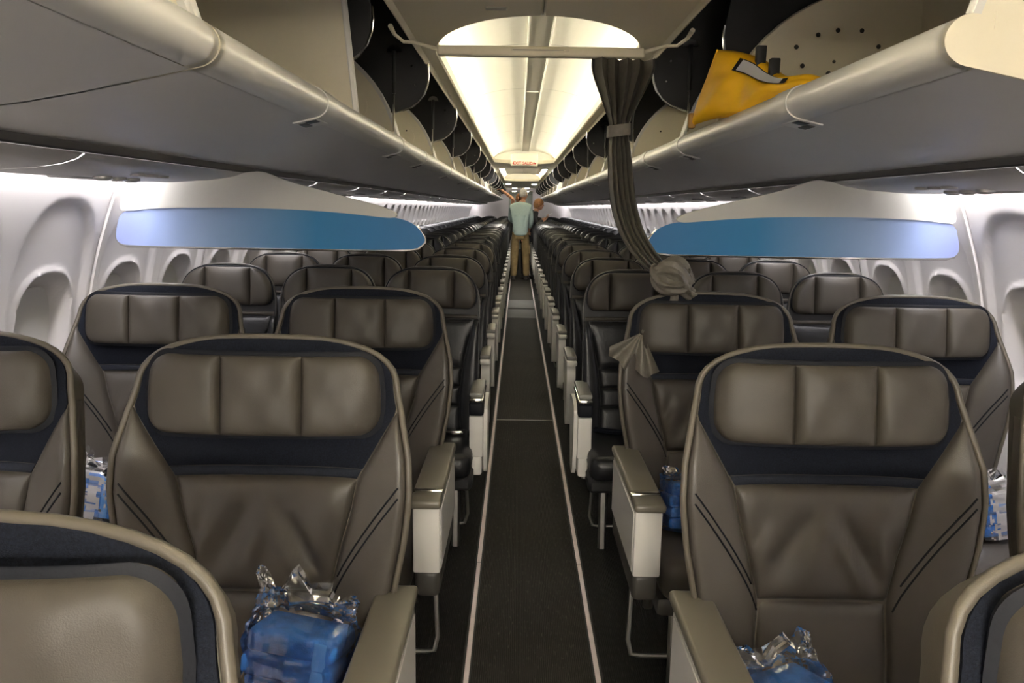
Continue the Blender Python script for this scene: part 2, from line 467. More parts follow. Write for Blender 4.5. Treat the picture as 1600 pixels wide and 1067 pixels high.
for a, b, wd, la, lb in OPEN:
    n = max(1, round((b-a)/1.45)); L = (b-a+.1)/n
    prof = [((wd+.04)*math.cos(math.pi*k/24), CZ+.028+.165*math.sin(math.pi*k/24)**.9) for k in range(25)]
    for i in range(n):
        part('dome_panel', sweep(prof, [a-.05+i*L+.003, a-.05+(i+1)*L-.003]), 'dome', ce, label='pale curved dome panel')
    part('dome_cap', plate(prof, a-.07, a-.05), 'dome', ce); part('dome_cap', plate(prof, b+.05, b+.07), 'dome', ce)
    sp_ = part('spine_channel', rbox(-.052+.018, .052+.018, a, b, CZ+.176, CZ+.192, .002, 1), 'spine', ce, label='grey channel along the dome crown')
    for x in (-.036, .072): part('spine_edge', rbox(x-.004, x+.004, a, b, CZ+.168, CZ+.18, .002, 1), 'spine_line', sp_)
    for x in (.018,): part('spine_joint', rbox(x-.045, x+.045, a+2.9, a+2.915, CZ+.170, CZ+.18, .001, 1), 'spine_line', sp_)
    for s in (-1, 1):
        g = rbox(*sorted((s*(wd+.018), s*(wd+.026))), a+la*.8, b-lb*.7, CZ+.022, CZ+.072, 0)
        o = link('ceiling_light', mesh('ceiling_light', g, 'led_front' if a < 0 else 'led_warm'))
        k = OPEN.index((a, b, wd, la, lb))
        tag(o, ['warm LED strip in the foremost ceiling recess, ', 'long warm LED strip in the big ceiling recess behind the curtain rail, ', 'short warm LED strip in the small rear ceiling recess, '][k]+SIDE[s], 'light strip', 'LED strips in the ceiling recesses')
part('crown_shell', sweep([(1.60, 1.69), (1.45, 2.1), (1.2, 2.4), (.8, 2.52), (0, 2.56), (-.8, 2.52), (-1.2, 2.4), (-1.45, 2.1), (-1.60, 1.69)], [FRONT-.06, REAR+2.4]), 'black_plastic', ce)
# small fixtures in the ceiling
o = link('ceiling_speaker', mesh('ceiling_speaker', rbox(-.185, -.115, 2.55, 2.585, CZ-.006, CZ+.002, .012, 3), 'spine')); tag(o, 'small oblong ceiling fixture in the cream panel before the curtain rail', 'fixture')
for s in (-1, 1):
    t = empty('ceiling_lamp', (s*.34, 13.4, CZ)); tag(t, 'bright rectangular ceiling lamp behind the exit sign, '+SIDE[s], 'lamp', 'rectangular ceiling lamps')
    part('lamp_frame', rbox(-.05, .05, -.95, .95, -.02, 0, .004), 'ceiling', t); part('lamp_glass', rbox(-.035, .035, -.9, .9, -.026, -.018, .003), 'lamp', t)
    for i, (x, y) in enumerate(((.34, 20.7), (.2, 25.0), (.22, 27.0))):  # last pair is added to brighten the rear galley
        t = empty('round_lamp', (s*x, y, CZ if y < REAR else 2.06)); tag(t, ('round ceiling lamp over the rear rows, ', 'round ceiling lamp before the galley opening, ', 'round lamp added to light the rear galley, ')[i]+SIDE[s], 'lamp', 'round ceiling lamps')
        part('lamp_ring', move(lathe([(.09, 0), (.09, -.012), (.075, -.016)], 20), (0, 0, 0)), 'ceiling', t)
        part('lamp_glass', lathe([(.07, -.014), (.065, -.022), (.03, -.026)], 20), 'lamp', t)
# cove light strips along the sidewalls
for s in (-1, 1):
    o = link('cove_light', mesh('cove_light', rbox(*sorted((s*1.495, s*1.535)), FRONT+.1, REAR-.1, 1.645, 1.655, 0), 'led_cool'))
    tag(o, 'cool white LED strip hidden above the sidewall windows, '+SIDE[s], 'light strip', 'sidewall LED strips')

# ================================================================== OVERHEAD BINS
LIPP = [(.640, 1.775), (.628, 1.792), (.606, 1.797), (.585, 1.790), (.571, 1.773), (.568, 1.755), (.576, 1.737), (.594, 1.724), (.618, 1.7185)]
def catmull(k, n):
    out = []; K = len(k)
    for i in range(K-1):
        p0, p1, p2, p3 = k[max(i-1, 0)], k[i], k[i+1], k[min(i+2, K-1)]
        for j in range(n):
            t = j/n; out.append(tuple(.5*((2*b)+(-a+c)*t+(2*a-5*b+4*c-d)*t*t+(-a+3*b-3*c+d)*t**3) for a, b, c, d in zip(p0, p1, p2, p3)))
    out.append(tuple(k[-1])); return out
LIPP = catmull(LIPP, 3)
UNDER = [(.618, 1.7175), (.70, 1.700), (.80, 1.679), (.90, 1.661), (1.0, 1.648), (1.10, 1.636)]
INNER = [(1.10, 1.664), (1.0, 1.676), (.9, 1.690), (.8, 1.707), (.70, 1.728), (.650, 1.745), (.640, 1.775)]
def arc_poly(cx=1.16, cz=1.715, r=.55, rz=.52):
    pts = [(.612, 1.795)]
    for k in range(1, 15):
        a = math.pi*(1-.06-.50*k/14); pts.append((cx+r*math.cos(a), cz+rz*math.sin(a)))
    pts += [(1.28, 2.22), (1.27, 1.75), (1.10, 1.655), (1.0, 1.668), (.9, 1.682), (.8, 1.70), (.70, 1.72), (.63, 1.74)]
    return pts
DISC = [(.478, 2.128), (.476, 2.06), (.482, 2.02), (.497, 1.98), (.522, 1.948), (.556, 1.925), (.62, 1.905), (.75, 1.895), (1.3, 1.89), (1.36, 2.0), (1.30, 2.22), (1.1, 2.38), (.8, 2.43), (.56, 2.36), (.50, 2.25)]
HOUS = [(.492, 2.15), (.50, 2.26), (.56, 2.37), (.8, 2.44), (1.1, 2.39), (1.31, 2.23), (1.40, 2.0), (1.38, 1.85)]
bin_cache = {}
def bin_parts(s, L, kind):
    key = (s, round(L, 3), kind)
    if key in bin_cache: return bin_cache[key]
    P = Proto(); g = .004
    ny = [g, L*.5, L-g]
    b = P.add('bucket', mirror(sweep(UNDER+[(1.10, 1.664)]+INNER[1:-1], ny), s), 'bin_grey', 50)
    # cream liner: floor and back wall of the bucket
    P.add('liner', mirror(sweep([(.66, 1.747), (.72, 1.733), (.9, 1.695), (1.1, 1.67), (1.20, 1.72), (1.255, 1.82), (1.27, 1.98), (1.265, 2.2)], ny), s), 'bin_cream', 50, sub=b)
    lp = P.add('lip', mirror(sweep(LIPP, [g, .012, .022, L-.022, L-.012, L-g], .004), s), 'bin_lip', 60)
    ends = [.004, L-.024]
    for y in ends:
        ap = arc_poly()
        e = P.add('end_panel', mirror(plate(ap, y, y+.02), s), 'bin_cream', 30)
        P.add('lip_cap', mirror(plate(LIPP+[(.72, 1.698), (.72, 1.80), (.64, 1.80)], y-.001, y+.021), s), 'bin_cream', 30, sub=e)
        edge = [(p[0], y+.01, p[1]) for p in ap[0:15]]
        P.add('panel_edge', mirror(tube(edge, .012, 6), s), 'bin_lip', 60, sub=e)
        if kind != 'far':
            oval = [(.86+.12*math.cos(2*math.pi*k/20), y-.003, 1.93+.09*math.sin(2*math.pi*k/20)) for k in range(20)]
            P.add('cover_plate', mirror(plate([(p[0], p[2]) for p in oval], y-.003, y+.002), s), 'bin_cream', 30, sub=e)
            for hx, hz in ((.79, 1.97), (.93, 1.97), (.86, 1.88)):
                P.add('screw', mirror(xform(lathe([(.006, 0), (.005, .004)], 8), Matrix.Translation((hx, y-.002, hz)) @ Matrix.Rotation(R(90), 4, 'X')), s), 'hole', sub=e)
    # latch under the lip
    ly = L*.5
    for yy in ([ly] if kind != 'front2' else [L*.36, L-.07]):
        lm = Matrix.Translation((.632, yy, 1.7145)) @ Matrix.Rotation(R(12), 4, 'Y')
        lt = P.add('latch', mirror(xform(rbox(-.034, .030, -.06, .06, -.004, .003, .002), lm), s), 'bin_lip')
        P.add('latch_slot', mirror(xform(rbox(-.030, .0, -.05, -.005, -.0052, .0, .001), lm), s), 'black_plastic', sub=lt)
        P.add('latch_button', mirror(xform(rbox(.002, .022, -.03, .035, -.006, .0, .001), lm), s), 'seam_dark', sub=lt)
        P.add('lip_band', mirror(sweep([(x-.0025 if x < .6 else x, z+(.0025 if z > 1.75 else -.0025)) for x, z in LIPP[3:23]], [yy-.06, yy+.06], .003), s), 'bin_lip', 60, sub=lp)
    # fixed dark housing with its side panel, chrome edge and gas strut
    hs = P.add('housing', mirror(sweep(HOUS, ny), s), 'bin_black', 50)
    for y in ((L-.016,) if kind != 'none' else ()):
        d = P.add('side_panel', mirror(plate(DISC, y, y+.012), s), 'bin_black', 30, 'black side panel with a rounded chrome edge')
        P.add('chrome_edge', mirror(tube([(p[0]-.003, y+.004, p[1]) for p in DISC[0:9]], .0055, 6), s), 'chrome', 60, sub=d)
        br = [(.62+.032*math.cos(math.pi*k/10), 2.155+.03*math.sin(math.pi*k/10)) for k in range(11)]
        P.add('strut_bracket', mirror(plate(br, y-.012, y), s), 'chrome', 30, sub=d)
        P.add('gas_strut', mirror(tube([(.62, y-.02, 2.16), (.622, y-.02, 1.98)], .009, 8), s), 'black_plastic', sub=d)
        P.add('strut_rod', mirror(tube([(.622, y-.02, 1.98), (.625, y-.02, 1.82)], .0045, 6), s), 'chrome', sub=d)
        for bx, bz in ((.545, 2.10), (.53, 2.02)) if kind != 'far' else ():
            P.add('bolt', mirror(xform(lathe([(.006, 0), (.004, .004)], 8), Matrix.Translation((bx, y, bz)) @ Matrix.Rotation(R(90), 4, 'X')), s), 'chrome', sub=d)
    bin_cache[key] = P; return P
BND = {-1: [-.85, 1.33, 3.52], 1: [1.22, 3.32]}
ORD = ['first', 'second', 'third', 'fourth', 'fifth', 'sixth', 'seventh', 'eighth', 'ninth', 'tenth', 'eleventh', 'twelfth', 'thirteenth', 'fourteenth', 'fifteenth', 'sixteenth', 'seventeenth', 'eighteenth', 'nineteenth', 'twentieth', 'twenty-first', 'twenty-second', 'twenty-third', 'twenty-fourth', 'twenty-fifth']
first_bin = {}
for s in (-1, 1):
    b = BND[s][:]
    while b[-1]+1.55 < REAR-.3: b.append(b[-1]+1.55)
    for i in range(len(b)-1):
        L = b[i+1]-b[i]; front = b[i+1] < 3.6
        P = bin_parts(s, L, ('front2' if b[i] > 0 else 'front') if front else ('near' if b[i] < 8 else 'far'))
        o = P.place('overhead_bin', (0, b[i], 0))
        if front:
            lab = 'long open overhead bin with a yellow bag on its edge' if s > 0 else ('foremost open overhead bin, before the bin with the cream partition' if i == 0 else 'long open overhead bin closed off by a tall cream partition')
        else:
            k = i-(1 if s > 0 else 2)
            lab = 'open overhead bin with black inside, %s behind the curtain rail, %s' % (ORD[k], SIDE[s])
        tag(o, lab, 'overhead bin', 'open overhead bins')
        if front: first_bin[(s, i)] = o
# tall partition in the bin away from the curtain, and perforated divider in the other
pb = first_bin[(-1, 1)]
pv = [(.600, 1.80), (.66, 2.45), (1.25, 2.45), (1.27, 1.80), (1.10, 1.66), (.8, 1.70), (.62, 1.75)]
pp = part('partition', mirror(plate(pv, 1.20, 1.225), -1), 'bin_cream', pb, 30, 'tall flat cream partition')
part('partition_edge', mirror(tube([(.598, 1.2125, 1.79), (.66, 1.2125, 2.45)], .014, 8), -1), 'bin_lip', pp)
pb = first_bin[(1, 0)]
dv = part('divider', plate(arc_poly(), 1.50, 1.52), 'bin_cream', pb, 30, 'cream divider with rounded edge and screw holes')
part('panel_edge', tube([(p[0], 1.51, p[1]) for p in arc_poly()[:15]], .012, 6), 'bin_cream', dv, 60)
for hx, hz, r in ((.88, 1.985, .008), (.855, 2.045, .008), (.925, 2.085, .008), (.99, 2.10, .008), (1.07, 2.10, .008), (1.13, 2.05, .008), (1.06, 1.985, .008), (.90, 1.935, .006), (.985, 2.0, .006), (.97, 1.96, .010)):
    part('screw', xform(lathe([(r, 0), (r*.6, .004)], 10), Matrix.Translation((hx, 1.50, hz)) @ Matrix.Rotation(R(90), 4, 'X')), 'hole', dv)
for s, y, sh_, key in ((-1, 1.27, .075, (-1, 1)), (1, 1.575, .155, (1, 0))):
    D2 = [(x+sh_ if x < .9 else x, z+.03 if z < 2.1 else z) for x, z in DISC]
    d = part('side_panel', mirror(plate(D2, y, y+.012), s), 'bin_black', first_bin[key], 30, 'black side panel with a rounded chrome edge')
    part('chrome_edge', mirror(tube([(p[0]-.003, y+.004, p[1]) for p in D2[0:9]], .0055, 6), s), 'chrome', d, 60)
# near end face of the curtain-side bin is its end panel; closed bin ahead of it
cb = empty('overhead_bin', (0, -.85, 0)); tag(cb, 'closed overhead bin ahead of the bin holding the yellow bag', 'overhead bin', 'closed overhead bins')
part('bucket', sweep([(1.10, 1.636), (1.03, 1.67), (.98, 1.76), (.93, 1.9), (.86, 2.02), (.74, 2.12), (.60, 2.20), (.50, 2.22)], [.0, 2.0], .02), 'bin_grey', cb, 60)
part('latch', rbox(.90, .95, .95, 1.05, 1.84, 1.90, .01), 'bin_lip', cb)
part('housing', sweep(HOUS, [0, 2.0]), 'bin_black', cb)
# bin rail (dark seam) and service panels
for s in (-1, 1):
    t = empty('bin_rail', (s*1.103, 0, 1.62)); tag(t, 'dark rail between the overhead bins and the service panels, '+SIDE[s], 'rail')
    part('rail', rbox(*sorted((0, s*.02)), FRONT, REAR, -.002, .02, 0), 'seam_dark', t)
    part('rail_gap', rbox(*sorted((-s*.004, s*.03)), FRONT, REAR, -.007, -.002, 0), 'black_plastic', t)
PSUP = [(1.098, 1.6115), (1.118, 1.598), (1.155, 1.586), (1.22, 1.576), (1.33, 1.569), (1.42, 1.569), (1.47, 1.572), (1.492, 1.582), (1.492, 1.60)]
def psu_geo(s, L, taper):   # taper: None / 'far' / 'near' end rounded off to the rail
    ys = frange(.002, L-.002, 60); V, F = [], []
    for y in ys:
        k = 1
        d = None
        if taper == 'far': d = L-.002-y
        if taper == 'near': d = y-.002
        if d is not None and d < .16: k = (max(1e-6, 1-(1-d/.16)**2.4))**(1/2.4)
        for x, z in PSUP:
            x2 = 1.098+(x-1.098)*k; V.append((s*x2, y, 1.6115+(z-1.6115)*k))
    n = len(PSUP)
    for i in range(len(ys)-1):
        for j in range(n-1): F.append((i*n+j, i*n+j+1, (i+1)*n+j+1, (i+1)*n+j))
    return V, F
def psu_proto(s, L, taper):
    P = Proto(); b = P.add('panel', psu_geo(s, L, taper), 'psu', 50)
    c = L*.5
    for k in (-1, 0, 1):
        P.add('reading_light', mirror(xform(lathe([(.024, .004), (.022, -.004), (.012, -.006)], 14), Matrix.Translation((1.2, c+k*.075, 1.577))), s), 'psu')
        P.add('air_nozzle', mirror(xform(lathe([(.026, .004), (.026, -.006), (.014, -.012)], 14), Matrix.Translation((1.3, c+k*.085, 1.571))), s), 'steel')
    P.add('sign_plate', mirror(rbox(1.36, 1.44, c-.13, c+.13, 1.5655, 1.572, .003), s), 'psu')
    return P
for s in (-1, 1):
    cuts = [(-2.3, 'none'), (-1.26, 'none'), (-.22, 'none'), (.86, 'none'), (1.90, 'far'), (2.93, None), (2.97, 'near')]
    segs = [(-2.3, 1.04, None), (-1.26, 1.04, None), (-.22, 1.04, None), (.82, 1.04, None), (1.86, 1.07, 'far'), (2.97, 1.03, 'near')]
    y = 4.0
    while y+1.04 < REAR: segs.append((y, 1.04, None)); y += 1.04
    cache = {}
    nb = 0
    for i, (y, L, tp) in enumerate(segs):
        if (L, tp) not in cache: cache[(L, tp)] = psu_proto(s, L, tp)
        o = cache[(L, tp)].place('service_panel', (0, y, 0))
        if y < 2.95: lab = 'grey overhead service panel, %s ahead of the blue divider, %s' % (ORD[4-i], SIDE[s])
        else: lab = 'grey overhead service panel, %s behind the blue divider, %s' % (ORD[i-5], SIDE[s])
        tag(o, lab, 'service panel', 'overhead service panels')

# ================================================================== CLASS DIVIDERS
DY = 2.95
def smooth_poly(pts, it=2):
    for _ in range(it):
        q = []
        for i in range(len(pts)):
            a, b = pts[i], pts[(i+1) % len(pts)]
            q += [(a[0]*.75+b[0]*.25, a[1]*.75+b[1]*.25), (a[0]*.25+b[0]*.75, a[1]*.25+b[1]*.75)]
        pts = q
    return pts
WH = [(1.578, 1.47), (1.574, 1.50), (1.556, 1.55), (1.52, 1.567), (1.40, 1.582), (1.20, 1.60), (1.085, 1.614), (1.035, 1.620), (.985, 1.600), (.90, 1.572), (.80, 1.548), (.70, 1.524), (.60, 1.500), (.54, 1.478), (.525, 1.462), (.545, 1.452), (.60, 1.456), (.72, 1.468), (.86, 1.477), (1.05, 1.482), (1.25, 1.482), (1.45, 1.476), (1.56, 1.462)]
BL = [(1.575, 1.47), (1.60, 1.395), (1.604, 1.36), (1.592, 1.342), (1.565, 1.334), (1.3, 1.332), (1.0, 1.332), (.7, 1.332), (.50, 1.333), (.45, 1.34), (.422, 1.365), (.428, 1.39), (.455, 1.425), (.50, 1.447), (.55, 1.456), (.72, 1.47), (.86, 1.479), (1.05, 1.484), (1.25, 1.484), (1.45, 1.478)]
for s in (-1, 1):
    t = empty('class_divider', (0, DY, 0)); tag(t, 'blue and white class divider hung under the bins, '+SIDE[s], 'divider', 'class dividers')
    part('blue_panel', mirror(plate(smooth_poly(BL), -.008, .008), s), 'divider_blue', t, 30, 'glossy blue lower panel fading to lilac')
    part('white_panel', mirror(plate(smooth_poly(WH), -.014, .014), s), 'divider_white', t, 30, 'off-white upper panel')
    part('edge_trim', mirror(tube([(x, 0, z-.002) for x, z in BL[1:13]], .006, 6), s), 'chrome', t, 60)

# ================================================================== SEATS
def ssin(t): return math.sin(max(0, min(1, t))*math.pi)
def sig(t): t = max(0, min(1, t)); return t*t*(3-2*t)
# ---- first class
FW = [(.36, .25), (.5, .262), (.65, .288), (.78, .314), (.88, .325), (.96, .321), (1.05, .300), (1.10, .288), (1.13, .281)]
def fw_half(z):
    if z <= 1.092: return lerp_tab(FW, z)
    t = (z-1.092)/.116
    return .2895*(max(0, 1-t**2.7))**(1/2.7)*(1-.012*t)
def f_y(x, z):   # front surface of the back
    y = .03+(z-.665)*.16
    k = sig((z-.40)/.2)*(1-sig((z-.93)/.25)*.75)
    return y-.055*k*(abs(x)/.31)**3.2
F_IN = [(.36, .155), (.5, .150), (.64, .143), (.74, .165), (.83, .190), (.90, .203), (.905, .206), (1.055, .292)]
def f_in(z): return lerp_tab(F_IN, z)
def wr1(x, z):   # soft folds in the lumbar leather
    v = 0
    for (a, b, c, d, e) in WRK: 
        q = (x-a-(z-.78)*b); v += c*math.exp(-(q/d)**2)*math.exp(-((z-e)/.09)**2)
    return v
WRK = [(-.07, .55, .026, .028, .77), (-.02, .3, -.014, .022, .76), (.035, -.5, -.018, .020, .74), (.065, -.6, .026, .022, .755), (.12, .25, -.016, .028, .80), (-.13, .6, -.012, .018, .73), (.0, 0, -.012, .06, .69), (.15, -.3, .012, .016, .74), (-.15, .2, .012, .014, .77)]
def headrest_parts(P, w, h, zc, y0, tilt, ncut, mat_f, mat_b, th, prefix='headrest', rad=3.2):
    """pillow with a dark rounded body and three front panels"""
    def half(z, g=0):
        r = .052-g*.5; q = max(0, abs(z-zc)-(h/2-g-r))
        return (w/2-g)-r+math.sqrt(max(0, r*r-q*q))-.10*max(0, z-zc)
    yf = lambda x, z: y0+(z-zc)*tilt+.03*(abs(x)/(w/2))**3
    body = cushion(lambda z: -half(z)-.0, lambda z: half(z), zc-h/2+.0005, zc+h/2-.0005, yf, .004, th, 24, 26, 5, zpow=-1, tx=.10, tz=.03)
    b = P.add(prefix, body, mat_b, 60)
    g = .010
    c1 = ncut
    yp = lambda x, z: yf(x, z)-.008
    for (l, r) in ((-9, -c1), (-c1, c1), (c1, 9)):
        Lf = lambda z, l=l: max(-half(z, g), min(half(z, g), l+.0006)) ; Rf = lambda z, r=r: min(half(z, g), max(-half(z, g), r-.0006))
        ex = (lambda x, z, l=l: .003*math.sin(x*70+l)*math.sin((z-zc)*40)) if abs(l) < 1 else None
        P.add(prefix+'_panel', cushion(Lf, Rf, zc-h/2+g+.0005, zc+h/2-g-.0005, yp, .020, .03, 12, 26, 4.5, ex, zpow=-1), mat_f, 60, sub=b)
    return b
def seam(pts, P, mat_='navy_leather', r=.0022, sub=None): P.add('stitch_line', tube(pts, r, 5), mat_, 70, sub=sub)
def fc_proto(aisle):   # aisle: -1/+1 = armrest on -x/+x side ; 0 none
    P = Proto()
    sh = P.add('back_shell', cushion(lambda z: -fw_half(z), fw_half, .36, 1.2075, f_y, .004, .085, 30, 34, 8, zpow=1.5, tx=.08, tz=.065), 'leather_edge', 60)
    rim = []
    for z in frange(.42, 1.092, 20): rim.append((-fw_half(z), f_y(fw_half(z), z)-.001, z))
    for k in range(1, 20):
        a = k/20*math.pi; c = math.cos(a); z = 1.092+.1145*math.sin(a)**(2/2.7); x = -.288*math.copysign(abs(c)**(2/2.7), c)*(1-.012*math.sin(a)); rim.append((x, f_y(abs(x), z)-.001, z))
    for z in reversed(frange(.42, 1.092, 20)): rim.append((fw_half(z), f_y(fw_half(z), z)-.001, z))
    P.add('piping', tube(rim, .0075, 7), 'leather_edge', 60, 'tan leather piping', sub=sh)
    g = .010
    def up_half(z): return min(fw_half(z)-g, .206+(z-.905)*(.086/.15)-.002 if z < 1.06 else 9)
    P.add('upper_panel', cushion(lambda z: -max(.02, up_half(z)), lambda z: max(.02, up_half(z)), .9235, 1.2045, lambda x, z: f_y(x, z)-.006, .006, .010, 26, 24, 7, zpow=1.4), 'navy', 60, 'dark navy fabric panel')
    P.add('fabric_band', cushion(lambda z: -(.206+(z-.905)*.573-.003), lambda z: .206+(z-.905)*.573-.003, .902, .922, lambda x, z: f_y(x, z)-.007, .006, .03, 18, 6, 4), 'navy_band', 60, 'narrow navy fabric band')
    P.add('lumbar_panel', cushion(lambda z: -f_in(z)+.002, lambda z: f_in(z)-.002, .648, .900, lambda x, z: f_y(x, z)-.004, .024, .04, 36, 30, 6, lambda x, z: .62*wr1(x, z)), 'leather', 70)
    P.add('lower_panel', cushion(lambda z: -f_in(z)+.002, lambda z: f_in(z)-.002, .40, .644, lambda x, z: f_y(x, z)-.003, .010, .04, 20, 16, 7), 'leather', 70)
    for s in (-1, 1):
        def Lf(z): return f_in(z) if z < .905 else .206+(z-.905)*(.086/.15)
        def Rf(z): return max(fw_half(z)-.008, Lf(z)+.001)
        g_ = cushion(Lf, Rf, .39, 1.055, lambda x, z: f_y(x, z)-.006, .030, .05, 14, 34, 2.6)
        b = P.add('side_bolster', mirror(g_, s), 'leather', 70)
        # curved stitched seams across the bolster
        for o_ in (0, .022):
            pts = []
            for k in range(13):
                t = k/12; x = .150+.165*t; z = .655+.265*t**.8-o_
                l, r = Lf(z), Rf(z); q = (x-l)/max(.01, r-l)
                if 0.03 < q < .97:
                    tt = (z-.39)/(1.055-.39); e = ((1-abs(2*q-1)**2.6)*(1-abs(2*tt-1)**2.6))**.5
                    pts.append((s*x, f_y(x, z)-.006-.030*e-.0002, z))
            if len(pts) > 2: seam(pts, P, sub=b)
    headrest_parts(P, .53, .190, 1.091, .03+(1.09-.665)*.16-.060, .16, .088, 'leather_head', 'navy_leather', .05)
    # seat
    P.add('seat_cushion', rbox(-.245, .245, -.50, .06, .33, .465, .05, 4), 'leather', 60)
    P.add('seat_pan', rbox(-.25, .25, -.46, .10, .27, .335, .02), 'dark_plastic')
    for x in (-.17, .17):
        P.add('leg', tube([(x, -.36, .28), (x, -.38, .0)], .02, 8), 'steel'); P.add('leg', tube([(x, .04, .28), (x, .10, .0)], .02, 8), 'steel')
    if aisle:
        s = aisle; cx = s*.297  # armrest centre (seat centre .62 -> .323)
        bx = lambda x0, x1, *a, **k: rbox(*sorted((s*x0, s*x1)), *a, **k)
        a_ = P.add('armrest', bx(.258, .338, -.53, -.02, .438, .642, .006), 'white_plastic', label='white armrest side box')
        P.add('armrest_panel', bx(.3385, .3415, -.52, -.04, .45, .632, .0012, seg=1), 'white_plastic', sub=a_)
        P.add('armrest_cap', bx(.250, .342, -.435, .02, .642, .668, .010, seg=3), 'armrest_cap', sub=a_)
        P.add('armrest_nose', bx(.250, .342, -.545, -.458, .640, .667, .010, seg=3), 'armrest_cap', sub=a_)
        P.add('hinge_band', bx(.252, .340, -.457, -.436, .641, .666, .003), 'chrome', sub=a_)
        P.add('armrest_foot', bx(.262, .336, -.52, -.03, .355, .440, .018, seg=3), 'dark_plastic', sub=a_)
        P.add('luggage_bar', tube([(s*.30, -.30, .30), (s*.31, -.33, .12), (s*.30, -.34, .075), (s*.27, -.34, .07), (-s*.2, -.34, .07)], .008, 8), 'steel')
    else:
        pass
    return P
FX = {'aisle': .62, 'window': 1.345}
FROWS = [.565, 1.575, 2.63]
fcp = {-1: fc_proto(-1), 1: fc_proto(1), 0: fc_proto(0)}
console = {}
def fc_console(s):   # shared armrest between the pair, goes with the window seat
    return rbox(*sorted((-s*.315, -s*.41)), -.50, .0, .44, .66, .015, 3)
CM = {s: mesh('console_armrest', fc_console(s), 'armrest_cap') for s in (-1, 1)}
for r, y in enumerate(FROWS):
    for s in (-1, 1):
        for pos in ('aisle', 'window'):
            if r == 0 and pos == 'window': continue
            pr = fcp[-s] if pos == 'aisle' else fcp[0]
            o = pr.place('first_class_seat', (s*FX[pos], y, 0))
            if pos == 'window': link('console_armrest', CM[s], o)
            rowtxt = ['foremost row', 'middle first-class row', 'first-class row right before the blue divider'][r]
            tag(o, 'wide brown leather %s seat, %s, %s' % (pos, rowtxt, SIDE[s]), 'seat', 'first-class seats')

